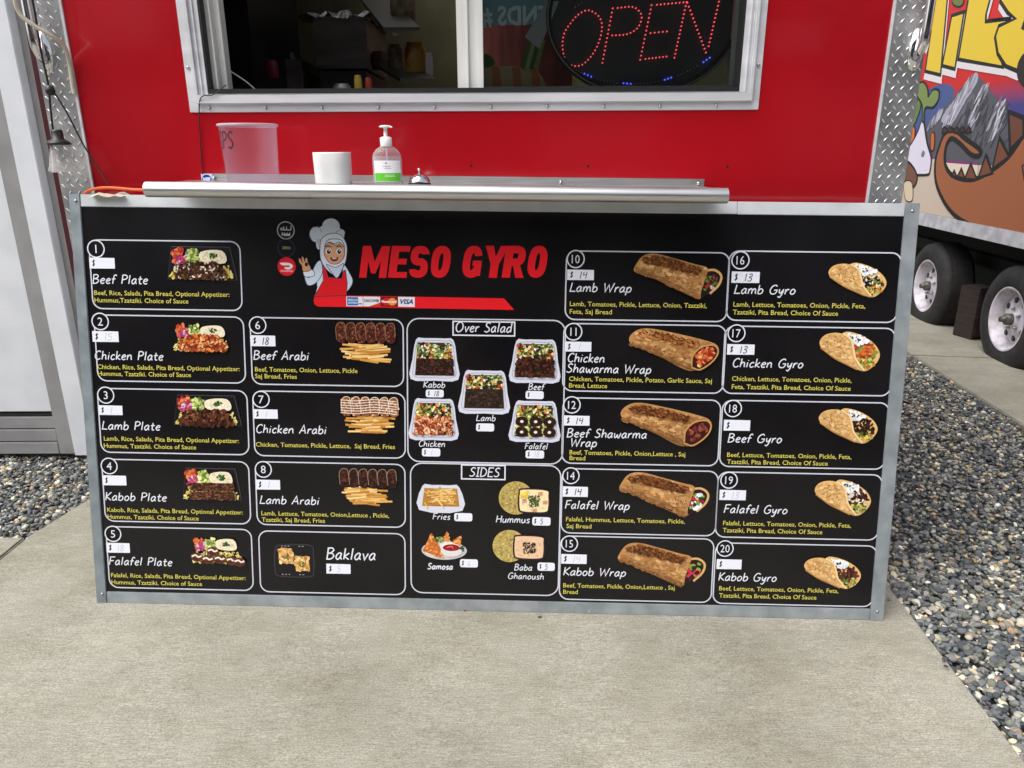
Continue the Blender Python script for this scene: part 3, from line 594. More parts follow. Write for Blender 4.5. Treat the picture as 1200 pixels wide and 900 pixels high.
CARDS = [
 ('1','',0,(104,281,284,363),(112.5,291.6),(104.5,302,135,315),[('Beef Plate',108.6,174,332)],[('Beef, Rice, Salads, Pita Bread, Optional Appetizer:',110.7,269,346),('Hummus,Tzatziki. Choice of Sauce',111,221,354.5)],('plate','beef',194,288,279,331)),
 ('2','15',1,(110,369,288,448),(117.5,376.7),(108,388,139.5,401),[('Chicken Plate',111,192,421)],[('Chicken, Rice, Salads, Pita Bread, Optional Appetizer:',114.5,281,432.6),('Hummus, Tzatziki. Choice of Sauce',115,224,440.5)],('plate','chicken',200,377,275.5,414)),
 ('3','1',1,(114,455,292,532),(124,463),(115.5,475,144,486.6),[('Lamb Plate',119.6,188.6,503)],[('Lamb, Rice, Salads, Pita Bread, Optional Appetizer:',122,280,516.6),('Hummus, Tzatziki. Choice of Sauce',122,230,525)],('plate','lamb',201.5,462,284,501)),
 ('4','',0,(119,538,294,613),(128,546),(120,557,148.5,569),[('Kabob Plate',123.5,196,586)],[('Kabob, Rice, Salads, Pita Bread, Optional Appetizer:',126,284.6,600),('Hummus, Tzatziki. Choice of Sauce',126.5,233,608)],('plate','kabob',212,547.5,284,588.6)),
 ('5','18',1,(124,617,297,691),(132.5,625.5),(124.5,636,152.6,648),[('Falafel Plate',128,202.5,661.5)],[('Falafel, Rice, Salads, Pita Bread, Optional Appetizer:',130.5,288,676.5),('Hummus, Tzatziki. Choice of Sauce',131,237,684.6)],('plate','falafel',222.5,626.5,288,663)),
 ('6','18',0,(293,372,473,452),(302,381),(293.5,393,323,406),[('Beef Arabi',297,362.5,421)],[('Beef, Tomatoes, Onion, Lettuce, Pickle',299,419,435.6),('Saj Bread, Fries',299,348,443.5)],('arabi','beef',391.5,377.5,463.5,427)),
 ('7','1',1,(296,458,475,536),(306,468),(297,479.5,325.7,491),[('Chicken Arabi',300,383,507)],[('Chicken, Tomatoes, Pickle, Lettuce,  Saj Bread, Fries',300,463,523.5)],('arabi','chicken',398,464.5,467,511.5)),
 ('8','1',1,(299,541,475,617),(308.6,550),(300,562,328.5,574),[('Lamb Arabi',304.5,374.6,590)],[('Lamb, Lettuce, Tomatoes, Onion,Lettuce , Pickle,',306.5,456,604),('Tzatziki, Saj Bread, Fries',307,381,611.5)],('arabi','lamb',395.6,548.5,465,594.6)),
 ('10','14',0,(664,294,851,376),(674.7,303.6),(664.8,316,695.8,328.5),[('Lamb Wrap',667.5,740.3,341.6)],[('Lamb, Tomatoes, Pickle, Lettuce, Onion, Tzatziki,',667.7,828,359),('Feta, Saj Bread',667.5,717,368)],('wrap',10,744.3,297,843.5,351.8)),
 ('11','1.',1,(661,379,847,460),(672,388.7),(662,400.3,692.8,412.3),[('Chicken',664.8,709,424),('Shawarma Wrap',663.7,763.3,436.2)],[('Chicken, Tomatoes, Pickle, Potato, Garlic Sauce, Saj',666.7,834.3,446.7),('Bread, Lettuce',666.7,711.4,454.5)],('wrap',11,737.8,384.5,841,435.5)),
 ('12','14',0,(660,466,841,545),(670.2,474.4),(661,486.9,690.7,499),[('Beef Shawarma',664,758.3,512),('Wrap',668,699.7,523)],[('Beef, Tomatoes, Pickle, Onion,Lettuce , Saj',667.3,803,532.8),('Bread',667.3,685.8,539.4)],('wrap',12,728,471.6,832.6,524)),
 ('14','14',0,(659,549,838,627),(669,557.4),(659.5,570,688.7,582.5),[('Falafel Wrap',662,738,595.8)],[('Falafel, Hummus, Lettuce, Tomatoes, Pickle,',663.3,802.5,611),('Saj Bread',663.6,693,619)],('wrap',14,727.4,553,828.2,606.8)),
 ('15','14',1,(657,628,833,705),(667.3,637),(657.8,649.2,687.3,661),[('Kabob Wrap',660,733.8,673.8)],[('Beef, Tomatoes, Pickle, Onion,Lettuce , Saj',660,790.7,688.5),('Bread',660,677,696)],('wrap',15,725.4,635.6,824.2,688.2)),
 ('16','13',0,(855,294,1050,377),(867.7,305),(857.6,318.3,889.6,331.9),[('Lamb Gyro',860,932.5,344)],[('Lamb, Lettuce, Tomatoes, Onion, Pickle, Feta,',859.2,1013.9,359.6),('Tzatziki, Pita Bread, Choice Of Sauce',858.7,981.9,368.7)],('gyro',16,971.2,307.3,1037.3,348.7)),
 ('17','13',0,(850,382,1043,463),(863,390.5),(852.3,403.3,883.7,416),[('Chicken Gyro',857.9,941.6,430)],[('Chicken, Lettuce, Tomatoes, Onion, Pickle,',857.6,997.9,446.5),('Feta, Tzatziki, Pita Bread, Choice Of Sauce',857.3,996.8,456)],('gyro',17,960.8,387.9,1029.3,435.3)),
 ('18','',0,(847,469,1036,549),(859,478.7),(848.4,492,878.6,505),[('Beef Gyro',852.5,916.6,518)],[('Beef, Lettuce, Tomatoes, Onion, Pickle, Feta,',851.8,997.8,535.6),('Tzatziki, Pita Bread, Choice Of Sauce',851.8,970,543.8)],('gyro',18,959.8,477.7,1026.8,520)),
 ('19','13',1,(842,553,1028,632),(854.3,562.7),(843.4,574,873.6,586.4),[('Falafel Gyro',848,923,600.7)],[('Falafel, Lettuce, Tomatoes, Onion, Pickle, Feta,',847.2,997.2,615.6),('Tzatziki, Pita Bread, Choice Of Sauce',846.8,963.6,623.9)],('gyro',19,955.2,561.2,1019,604.7)),
 ('20','',0,(839,636,1022,710),(849.6,642.7),(840,655.2,868.6,667.3),[('Kabob Gyro',841.5,910.4,680)],[('Beef, Lettuce, Tomatoes, Onion, Pickle, Feta,',842.5,982.6,692),('Tzatziki, Pita Bread, Choice Of Sauce',842.5,956.7,700.3)],('gyro',20,942.7,651.4,1007.5,690.3)),
]
WF = {10: [(60,24,22),(110,40,40),(200,180,190),(90,130,50),(150,50,40)], 11: 'plain', 12: 'plain', 14: [(240,240,240),(200,40,60),(110,160,60),(230,232,236),(60,50,40)], 15: [(70,40,34),(50,26,22),(120,160,60),(210,50,80),(60,34,28)]}
GF = {16: [(30,26,24),(120,40,34),(230,220,210),(100,140,50),(60,30,26),(240,236,230)], 17: [(190,80,40),(214,110,50),(160,56,34),(120,150,60)], 18: [(44,24,20),(30,16,14),(66,38,28)], 19: [(60,32,24),(44,22,18),(90,50,34),(240,236,230)], 20: [(76,36,30),(54,24,22),(98,52,40)]}
for num, price, faint, box, bd, st, names, descs, pic in CARDS:
    full = ' '.join(n[0] for n in names); cd = card(f'menu card number {num}, {full}', *box)
    sticker(cd, price, *st, faint=bool(faint)); badge(cd, num, *bd)
    for t, u0, u1, v in names: name_(cd, t, u0, u1, v, .0255)
    desc(cd, descs)
    c = Pic(*pic[2:]); random.seed(int(num)+40)
    if pic[0] == 'plate': plate(c, pic[1], pic[1] in ('beef','lamb','kabob'))
    elif pic[0] == 'arabi': arabi(c, {'beef': [(74,34,26),(110,54,38),(50,22,18),(140,80,60)], 'chicken': [(150,90,60),(190,130,90),(110,56,36),(226,196,160)], 'lamb': [(44,24,22),(66,36,30),(30,16,14),(100,50,40)]}[pic[1]], {'beef': (140,100,70), 'chicken': (236,214,180), 'lamb': (150,120,96)}[pic[1]])
    elif pic[0] == 'wrap': wrap(c, WF[pic[1]], pic[1])
    else: gyro(c, GF[pic[1]], pic[1])
    finish(c, cd)
# baklava
cd = card('menu card for Baklava', 303, 622, 475, 696); name_(cd, 'Baklava', 382.4, 441, 655, .036, .115); sticker(cd, '5', 382.4, 660.6, 411, 672.6, faint=True)
c = Pic(320,634.5,369.5,678); random.seed(3)
c.poly([(.12,.05),(.88,.05),(.98,.3),(.98,.8),(.85,.98),(.15,.98),(.02,.8),(.02,.3)], (24,22,26)); c.line([(.10,.10),(.88,.08),(.97,.3),(.97,.8),(.86,.95),(.14,.95),(.03,.8),(.03,.3),(.1,.1)], .02, (64,62,72))
for a, b in ((.12,.20),(.52,.40)):
    sq = [(a,b),(a+.33,b-.02),(a+.36,b+.38),(a+.02,b+.40)]; c.poly(sq, (222,176,108), False); c.blob(sq, 60, .045, [(236,196,130),(214,160,88),(190,130,66),(246,214,156)], 1.3); c.blob(ellq(a+.18,b+.2,.09,.09,8), 16, .03, [(130,120,50),(100,96,40)])
for a in (.2,.28,.36,.62,.70): c.line([(a,.11),(a+.04,.11)], .018, (170,170,176), False); c.line([(a,.89),(a+.04,.89)], .018, (170,170,176), False)
finish(c, cd)
# over salad
cd = card('large menu card titled Over Salad', 477, 373, 659, 543, .035)
def titlebox(par, u0, v0, u1, v1, txt, t0, t1, tb, cap):
    x0, y1 = B(u0, v0); x1, y0 = B(u1, v1); p = Paint(.0007); p.ribbon([(x0,y0),(x1,y0),(x1,y1),(x0,y1)], .004, WHT, True); a, y = B(t0, tb); b, _ = B(t1, tb); hand(p, txt, a, b, y, cap, WHT, .12); p.build('card_title', par)
titlebox(cd, 531, 376.5, 603, 393.7, 'Over Salad', 533.5, 600, 388.6, .028)
for n_, bx_, l, st, pr, ft in (('kabob',(481,396,537,446.5),('Kabob',496,522,454),(499,456.4,520,465.7),'18',0),('beef',(598.4,397.6,655,448.8),('Beef',619,638,456.6),(616,458,637,467.7),'',0),('lamb',(538.5,434,596,485),('Lamb',558,581,493),(558,496,579,505.6),'',0),('chicken',(480,467,536,516),('Chicken',490.6,522,523),(494.5,525,516,535),'1',1),('falafel',(598,469.6,655,518),('Falafel',615,642,526),(616,527.6,637.5,537.3),'18',1)):
    c = Pic(*bx_); random.seed(len(n_)*7); tray(c, n_); finish(c, cd); name_(cd, *l, cap=.0185, wt=.13); sticker(cd, pr, *st, faint=bool(ft), rnd=True)
# sides
cd = card('large menu card titled SIDES', 481, 542.5, 654, 697, .035)
titlebox(cd, 541, 544.7, 591.7, 562, 'SIDES', 550, 586, 558, .027)
c = Pic(491,568,542,599.4); random.seed(5); c.poly([(.08,.04),(.3,.0),(.7,.0),(.92,.06),(1,.97),(0,.97)], (214,216,230), True, 3); c.poly([(.12,.12),(.88,.12),(.93,.82),(.07,.82)], (180,130,60), False); fries(c, .16, .80, 50, .10, .95)
for k in range(26): a, b = random.uniform(.12,.75), random.uniform(.2,.7); c.line([(a,b),(a+random.uniform(.05,.14),b+random.uniform(-.3,.3))], .05, random.choice([(232,186,104),(244,208,136),(214,160,80)]), False)
finish(c, cd); name_(cd, 'Fries', 507, 528, 608.4, .019, .13); sticker(cd, '', 532.3, 601, 553.5, 611, rnd=True)
def dip(u, v, r, bx_, top, mid, seed):
    random.seed(seed); x0, y0, x1, y1 = u-r, v-r, max(bx_[2], u+r), max(bx_[3], v+r); c = Pic(x0, y0, x1, y1); W__, H__ = x1-x0, y1-y0
    ci = ellq(r/W__, r/H__, r/W__, r/H__, 22); c.poly(ci, (190,168,96)); c.blob(ellq(r/W__, r/H__, r/W__*.94, r/H__*.94, 18), 120, .035, [(196,176,104),(176,150,80),(208,190,124),(160,134,66)], 1.3)
    f = lambda a, b: ((bx_[0]+a*(bx_[2]-bx_[0])-x0)/W__, (bx_[1]+b*(bx_[3]-bx_[1])-y0)/H__)
    rr = [f(.12,.0),(f(.9,.03)),f(1,.3),f(1,.8),f(.85,1),f(.15,.98),f(.0,.8),f(.0,.2)]; c.poly(rr, (46,30,40)); rr = [f(.14,.06),f(.88,.08),f(.95,.3),f(.95,.76),f(.84,.93),f(.17,.92),f(.05,.76),f(.05,.22)]; c.poly(rr, top)
    c.blob([f(.15,.15),f(.85,.15),f(.88,.85),f(.12,.85)], 40, .04, [tuple(min(255,x+random.randint(-10,8)) for x in top) for _ in range(5)], 1.4)
    c.blob([f(.3,.3),f(.68,.26),f(.72,.7),f(.34,.74)], 55, .028, mid, 1.2)
    if mid[0][1] > 60:
        c.blob([f(.08,.1),f(.28,.1),f(.3,.36),f(.08,.36)], 10, .06, [(244,206,70),(250,220,110)])
        for a, b in ((.12,.45),(.62,.16),(.78,.5),(.45,.82)):
            for k in range(3): c.line([f(a,b+k*.05),f(a+.15,b+k*.05-.02)], .014, (190,50,34), False)
    return c
finish(dip(604.7,583.7,20,(607.4,571.6,643.8,601.8),(244,226,176),[(40,84,34),(60,110,44),(90,70,40)],5), cd); name_(cd, 'Hummus', 581, 621, 612, .0215, .13); sticker(cd, '5', 623.8, 605.7, 645, 616, rnd=True)
c = Pic(494,622.4,547,656.7); random.seed(9); c.poly(ellq(.5,.66,.5,.33,20), (206,202,200)); c.poly(ellq(.5,.63,.46,.28,20), (232,228,224))
for tri, cc in (([(.46,.3),(.56,.0),(.64,.36)],(206,124,56)),([(.66,.36),(.88,.12),(.86,.5)],(222,146,76)),([(.04,.62),(.22,.06),(.36,.5)],(216,138,68)),([(.02,.66),(.34,.30),(.50,.92),(.36,.9)],(200,104,44))):
    c.poly(tri, cc, False); c.blob(tri, 30, .04, [(236,168,96),(190,96,40),(214,130,60)], 1.4)
c.blob([(.3,.25),(.44,.16),(.5,.34),(.36,.4)], 18, .05, GREEN); c.poly(ellq(.66,.62,.22,.22,18), (236,232,230)); c.poly(ellq(.66,.56,.19,.13,18), (150,28,30)); c.line([(.58,.56),(.66,.52),(.74,.56)], .03, (224,120,110)); c.blob([(.86,.5),(.94,.46),(.93,.66),(.86,.68)], 12, .04, [(30,60,40),(50,84,50)]); c.poly([(.44,.62),(.88,.62),(.80,.84),(.52,.84)], (224,220,218))
c.p.poly(smooth_path(c.q(ellq(.66,.55,.185,.12,14)),3,True), lin((150,28,30))); c.line([(.56,.55),(.66,.50),(.70,.58)], .03, (226,130,120))
finish(c, cd); name_(cd, 'Samosa', 501, 531, 666.6, .0185, .19); sticker(cd, '6', 539, 655, 560, 665, faint=True, rnd=True)
finish(dip(597,640,19.5,(601.6,626,638,656),(234,196,160),[(44,40,36),(60,54,40),(30,28,26)],6), cd); name_(cd, 'Baba', 602.6, 624, 668, .0195, .13); name_(cd, 'Ghanoush', 595, 637.6, 678, .0195, .13); sticker(cd, '5', 630, 659, 650, 669, rnd=True)

# ---- header lettering
hp = Paint(.0006, 2e-5)
def hx(x, y): return B(340+x/3.75, 240+y/3.75)
x0, yb = hx(303, 321); _, yt = hx(303, 181); capH = yt-yb
def bigtext(word, xs, base_l, base_r):
    def se(cx, cy, rx, ry, a0, a1, n=26, e=2.7):
        out = []
        for k in range(n+1):
            a = R_(a0+(a1-a0)*k/n); c_, s_ = math.cos(a), math.sin(a); out.append((cx+rx*math.copysign(abs(c_)**(2/e), c_), cy+ry*math.copysign(abs(s_)**(2/e), s_)))
        return out
    O_ = se(.5,.5,.5,.5,0,360)[:-1]
    RB = {'O': [(O_, True)], 'S': [(se(.5,.75,.5,.25,8,270,18)[:-1]+se(.5,.25,.5,.25,90,-172,18), False)], 'G': [(se(.5,.5,.5,.5,22,338,26), False)],
          'R': [([(.0,1),(.5,1)]+se(.55,.74,.45,.26,80,-80,12)+[(.5,.48),(0,.48)], False)]}
    PL = {'M': [[(0,0),(0.0,1),(.30,1),(.5,.50),(.70,1),(1,1),(1,0),(.73,0),(.73,.52),(.58,.14),(.42,.14),(.27,.52),(.27,0)]],
          'E': [[(0,0),(0,1),(.98,1),(.98,.82),(.42,.82),(.42,.60),(.88,.60),(.88,.42),(.42,.42),(.42,.18),(.98,.18),(.98,0)]],
          'G': [[(.52,.54),(1,.54),(1,.06),(.62,.06),(.62,.38),(.52,.38)]],
          'Y': [[(-.04,1),(.34,1),(.5,.66),(.66,1),(1.04,1),(.69,.42),(.69,0),(.31,0),(.31,.42)]],
          'R': [[(0,0),(0,1),(.40,1),(.40,0)],[(.40,.50),(.72,.50),(1.06,0),(.66,0)]]}
    for ch, (a, b) in zip(word, xs):
        xa, ya = hx(a, 320); xb, _ = hx(b, 320); sh = .14*capH; wd = (xb-xa)-sh; st = .0215
        for pts, closed in RB.get(ch, []):
            hp.ribbon([(xa+st/2+px*(wd-st)+((st/2+py*(capH-st))/capH)*sh, ya+st/2+py*(capH-st)) for px, py in pts], st, RED, closed)
        for pts in PL.get(ch, []): hp.poly([(xa+px*wd+py*sh, ya+py*capH) for px, py in pts], RED)
bigtext('MESO', [(303,441),(430,532),(518,618),(611,714)], 0, 0)
bigtext('GYRO', [(750,852),(843,957),(929,1040),(1035,1137)], 0, 0)
hp.build('shop_name', board)
bp_ = Paint(.0006, 2e-5)
bp_.poly([hx(120,396), hx(940,411), hx(985,462), hx(122,447), hx(108,438), hx(103,420), hx(108,402)], RED)
bp_.build('red_banner', board)
def logo(a, b, draw, nm):
    p = Paint(.0012, 2e-5); X0, Y1 = hx(a, 403+ (a-247)*.006); X1, Y0 = hx(b, 446+(a-247)*.012); f = lambda s_, t: (X0+s_*(X1-X0), Y0+t*(Y1-Y0)); p.poly([f(0,0),f(1,0),f(1,1),f(0,1)], lin((236,238,246))); draw(p, f); o = p.build('payment_logo', board); o['label'] = nm
def tx(p, f, s_, a, b, y, h, col, **k): X0, Y0 = f(a, y); X1, Y1 = f(b, y+h); put_text(p, s_, X0, X1, Y0, Y1-Y0, col, **k)
def d1(p, f): p.poly([f(.05,.08),(f(.72,.08)),f(.72,.95),f(.05,.95)], lin((30,110,190))); tx(p, f, 'AMERICAN', .08,.69,.56,.2, lin((230,240,250)), bold=.02); tx(p, f, 'EXPRESS', .12,.68,.26,.2, lin((230,240,250)), bold=.02); p.poly([f(.76,.2),f(.95,.2),f(.95,.32),f(.76,.32)], lin((60,110,170)))
def d2(p, f): p.poly([f(.35,.0),f(1,.0),f(1,.42)], lin((226,60,40))); tx(p, f, 'DISCOVER', .05,.96,.46,.26, lin((40,40,50)), bold=.04)
def d3(p, f): p.poly([f(0,0),f(1,0),f(1,1),f(0,1)], lin((120,24,34))); X, Y = f(.33,.5); r = (f(.33,.9)[1]-Y); p.ell(X,Y,r*1.05,r,lin((214,34,40)),20); X, Y = f(.68,.5); p.ell(X,Y,r*1.05,r,lin((242,150,50)),20); tx(p, f, 'MasterCard', .06,.94,.40,.24, lin((240,236,240)), bold=.04)
def d4(p, f): tx(p, f, 'VISA', .12,.90,.30,.46, lin((30,60,140)), bold=.04, shear=.3)
logo(247,320,d1,'blue and white payment card logo'); logo(322,396,d2,'white payment card logo with orange corner'); logo(398,473,d3,'payment card logo of two overlapping circles'); logo(475,548,d4,'white payment card logo with blue letters')
# round marks
def disc(u, v, r, fill, ring, nm, draw):
    X, Y = B(u, v); p = Paint(.0006, 2e-5); c = [(X+r*math.cos(2*math.pi*k/28), Y+r*math.sin(2*math.pi*k/28)) for k in range(28)]; p.poly(c, lin(fill)); p.ribbon(c, .0028, lin(ring), True); draw(p, X, Y, r); o = p.build('round_mark', board); o['label'] = nm
def dh(p, X, Y, r):
    for st in ([(.62,.42),(.60,.0),(.30,-.04),(.12,.02),(.10,.36)],[(.10,.0),(-.2,-.02),(-.24,.36)],[(-.24,.0),(-.5,-.04),(-.6,.12),(-.36,.2)]): p.ribbon(smooth_path([(X+a*r, Y+b*r+.002) for a, b in st],4), .0022, WHT)
    put_text(p, 'Halal', X-r*.5, X+r*.5, Y-r*.62, .0085, WHT, .04)
def do_(p, X, Y, r): put_text(p, 'ZERO', X-r*.5, X+r*.5, Y-r*.12, .007, lin((150,160,120)), .03)
def dd(p, X, Y, r):
    p.poly(smooth_path([(X+a*r,Y+b*r) for a, b in [(-.72,.42),(.25,.42),(.66,.22),(.70,-.02),(.40,-.30),(-.05,-.30),(-.28,-.08),(.28,-.06),(.34,.06),(.22,.14),(-.48,.14)]],3,True), lin((245,240,242))); put_text(p, 'DOORDASH', X-r*.72, X+r*.72, Y-r*.6, .0055, lin((250,200,200)), .03)
disc(335,270,.0245,(14,13,16),(190,194,200),'white ringed halal mark',dh); disc(335.5,290.6,.025,(12,12,16),(44,48,66),'faint dark ringed mark',do_); disc(336,312.4,.0255,(226,30,44),(226,30,44),'red round delivery mark with white swoosh',dd)
# cartoon cook of the shop's own sign
kp = Paint(.0012, 1.5e-5)
def K(pts, col, sm=True, ol=True):
    q_ = [hx(*p) for p in pts]; q_ = smooth_path(q_, 4, True) if sm else q_
    kp.poly(q_, lin(col))
    if ol: kp.ribbon(q_, .0018, lin((50,56,80)), True)
def KE(x, y, rx, ry, col, ol=False): K([(x+rx*math.cos(2*math.pi*k/12), y+ry*math.sin(2*math.pi*k/12)) for k in range(12)], col, True, ol)
HW = (214,224,240)
KE(180,95,40,36,HW,True); KE(222,124,20,18,HW,True); KE(112,130,27,34,HW,True); K([(112,116),(150,92),(205,92),(228,118),(236,144),(180,130),(140,160),(128,195),(116,182)], HW, True, False); [kp.ribbon(smooth_path([hx(*p) for p in L_],4), .0016, lin((120,128,150))) for L_ in ([(108,100),(120,96),(134,106),(138,122)],[(196,132),(206,118),(222,112)],[(90,140),(98,158),(116,166)])]
K([(170,152),(236,150),(238,170),(180,170)], HW); K([(116,150),(128,196),(140,198),(150,150)], (186,198,220), False, False)
K([(128,248),(150,262),(165,330),(145,345),(130,400),(112,395),(120,360),(118,350)], (226,236,250)); K([(135,246),(112,262),(84,320),(62,300),(76,352),(112,345),(142,300)], (214,230,248)); K([(60,290),(98,285),(106,312),(66,316)], (232,240,252))
K([(58,292),(52,268),(40,252),(38,236),(46,238),(56,256),(50,234),(58,228),(66,250),(68,234),(76,236),(80,258),(88,270),(90,288)], (226,160,110)); KE(72,262,7,9,(30,20,24))
K([(236,262),(262,300),(276,335),(262,368),(240,385),(236,362),(250,340),(232,310)], (214,230,248)); K([(236,380),(246,392),(238,398)], (226,160,110))
K([(144,262),(152,262),(168,318),(226,324),(236,290),(244,286),(252,345),(248,398),(106,402),(124,372),(146,332)], (226,28,36), False)
K([(132,190),(140,148),(178,126),(222,132),(248,172),(250,215),(240,262),(206,308),(178,300),(150,270),(134,235)], (232,238,250)); K([(160,262),(200,275),(236,258),(222,300),(205,322),(185,300)], (206,218,238))
K([(150,196),(168,166),(200,178),(232,168),(240,200),(236,232),(212,258),(180,258),(156,232)], (232,174,134)); K([(152,186),(166,156),(196,150),(226,156),(238,184),(216,164),(196,172),(172,164)], (240,244,252))
for ex in (170, 216): KE(ex,205,13,13,(245,245,248)); KE(ex+1,206,9,10,(40,24,20)); KE(ex+3,202,3,3,(250,250,250))
kp.ribbon([hx(*p) for p in [(156,186),(168,180),(182,186)]], .0028, lin((70,40,30))); kp.ribbon([hx(*p) for p in [(204,186),(218,180),(230,187)]], .0028, lin((70,40,30)))
K([(178,232),(194,236),(212,231),(204,246),(186,246)], (150,30,36)); K([(184,234),(206,234),(202,238),(188,238)], (250,250,250), False, False); KE(160,228,8,5,(238,150,120)); KE(228,227,7,5,(238,150,120))
kb = kp.build('cook_emblem', board); kb['label'] = 'smiling cartoon cook in white chef hat and red apron'

# ------------------------------------------------------------------ red food trailer
TY = 2.25
trailer = empty('food_trailer', (0, TY, 0), 'red food trailer with a wide serving window and diamond plate corners', 'food trailer')
def T(o): o.parent = trailer; o.matrix_parent_inverse = Matrix.Translation((0,-TY,0)); return o
def tz(u, v, Y=TY): return atY(u, v, Y)
xl, xr = (tz(70.7,0)[0]+tz(108,221)[0])/2, (tz(1049.3,0)[0]+tz(1016.4,236)[0])/2
dl, dr = tz(73,228)[0], tz(1056,236)[0]
# window opening outline
wl = (tz(206,0)[0]+tz(223,129)[0])/2; wr = (tz(900,0)[0]+tz(888,131)[0])/2; wb = (tz(223,129.6)[2]+tz(888,131)[2])/2; wt = 2.14
ZT, ZB = 2.75, .42
ol, orr = wl+.03, wr-.03; ob = wb+.03; ot = wt-.03
fp = MB()
for a, b, c_, d in ((xl,ol,ZB,ZT),(orr,xr,ZB,ZT),(ol,orr,ZB,ob),(ol,orr,ot,ZT)): fp.box(a,b,TY,TY+.02,c_,d)
T(fp.build('front_panel', M_red))
# body shell behind (inside is the kitchen)
DP = 2.3
sh = MB(); sh.box(dl+.01, dl+.03, TY+.03, TY+DP, ZB, ZT); sh.box(dr-.03, dr-.01, TY+.03, TY+1.0, ZB, ZT); sh.box(dr-.03, dr-.01, TY+2.0, TY+DP, ZB, ZT); sh.box(dr-.03, dr-.01, TY+1.0, TY+2.0, 2.5, ZT); sh.box(dl+.03, dr-.03, TY+DP-.02, TY+DP, ZB, ZT)  # unseen gap in the right wall added to brighten the kitchen
T(sh.build('side_wall', M_skirt)); T(MB().box(dl, -.75, TY+.03, TY+DP+.01, ZT, ZT+.04).box(.15, dr, TY+.03, TY+DP+.01, ZT, ZT+.04).box(-.75,.15,TY+.03,TY+.7,ZT,ZT+.04).box(-.75,.15,TY+1.5,TY+DP+.01,ZT,ZT+.04).build('roof', M_alu)); T(MB().box(-.79,.19,TY+1.5,TY+1.53,ZT+.041,ZT+.5).build('added_hatch', M_alu)); T(MB().box(dl+.03, dr-.03, TY+.02, TY+DP-.02, ZB, ZB+.03).build('floor', M_int))  # roof opening and hatch added to bring daylight into the kitchen
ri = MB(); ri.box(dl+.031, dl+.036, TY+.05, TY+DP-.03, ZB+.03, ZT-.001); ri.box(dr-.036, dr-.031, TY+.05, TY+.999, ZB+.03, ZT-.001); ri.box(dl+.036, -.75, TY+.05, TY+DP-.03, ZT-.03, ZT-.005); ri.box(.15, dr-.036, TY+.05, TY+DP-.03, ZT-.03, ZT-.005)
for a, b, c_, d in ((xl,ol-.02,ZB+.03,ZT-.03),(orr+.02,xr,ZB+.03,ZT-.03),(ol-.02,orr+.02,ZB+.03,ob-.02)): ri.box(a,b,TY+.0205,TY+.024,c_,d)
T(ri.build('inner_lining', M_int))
for sx in (-.72,.72):
    wh = MB().lathe([(.02,.0),(.30,.0),(.33,.03),(.33,.17),(.30,.20),(.02,.20)], 32, (0,0,0), 'x'); o = wh.build('wheel', M_rubber); o.location = (dl+.06 if sx<0 else dr-.27, TY+1.25, .33); T(o)
T(MB().box(dl+.3,dr-.3,TY+.25,TY+DP-.2,ZB-.12,ZB-.001).build('chassis', M_dark))
# diamond plate corner strips with raised treads
def tread(m, x, z, ang, L_=.0115, wd=.0024, h=.0026, y=TY-.003):
    ca, sa = math.cos(ang), math.sin(ang); P = lambda a, b, yy: (x+a*ca-b*sa, yy, z+a*sa+b*ca)
    m.add([P(-L_,0,y),P(0,-wd,y),P(L_,0,y),P(0,wd,y),P(-L_*.55,0,y-h),P(L_*.55,0,y-h)], [(0,1,5,4),(1,2,5),(2,3,4,5),(3,0,4)], True)
for x0_, x1_ in ((dl, xl), (xr, dr)):
    st = T(MB().box(x0_, x1_, TY-.003, TY+.03, ZB, ZT).build('corner_plate', M_dia, bevel=.001)); tm = MB(); k = 0
    z = .95
    while z < 2.3:
        x = x0_+.012+(.0145 if k%2 else 0); j = 0
        while x < x1_-.008: tread(tm, x, z, R_(50) if k%2 else R_(-50)); x += .027; j += 1
        z += .0175; k += 1
    o = tm.build('raised_treads', M_trd); o['kind'] = 'stuff'; T(o)
T(MB().box(xl-.001, xl+.006, TY-.006, TY-.0005, ZB, ZT).build('edge_strip', M_alu)); T(MB().box(xr-.006, xr+.001, TY-.006, TY-.0005, ZB, ZT).build('edge_strip', M_alu))
T(MB().box(dl-.016, dl-.0005, TY, TY+.04, ZB, ZT).build('corner_trim', M_maroon))
# serving window
fl = .028
wf = MB()
def ringbox(m, l, r, b, t, wd, y0, y1, ws=None): ws = ws or wd; m.box(l,r,y0,y1,b,b+wd); m.box(l,r,y0,y1,t-wd,t); m.box(l,l+ws,y0,y1,b+wd,t-wd); m.box(r-ws,r,y0,y1,b+wd,t-wd)
ringbox(wf, wl, wr, wb, wt, fl, TY-.004, TY-.0005)
WF_ = T(wf.build('window_frame', M_alu, bevel=.0012))
w2 = MB(); e0 = fl*.86; LS = .036
ringbox(w2, wl+e0, wr-e0, wb+e0, wt-e0, .022, TY-.016, TY+.05, .009); ringbox(w2, wl+e0+.0095, wr-e0-.0095, wb+e0+.0225, wt-e0-.0225, .001, TY-.007, TY+.05, LS-.0095); ringbox(w2, wl+e0+.019, wr-e0-.019, wb+e0+.024, wt-e0-.024, .0008, TY-.012, TY-.0075, .004)
o = w2.build('frame_lip', M_alu, bevel=.002); o.parent = WF_
w3 = MB(); gl = e0+LS; ringbox(w3, wl+gl+.0005, wr-gl-.0005, wb+e0+.0240, wt-e0-.0240, .015, TY-.006, TY+.05, .008); o = w3.build('gasket', M_gasket, bevel=.002); o.parent = WF_
gi = gl+.009; gib = e0+.039
for k in range(34):
    x = wl+.058+k*.163
    if x < wr-.02: MB().lathe([(0,.0105),(.003,.010),(.0048,.007),(.005,.004)], 10, (x,TY,wb+.012), 'y').build('screw', M_screw, WF_)
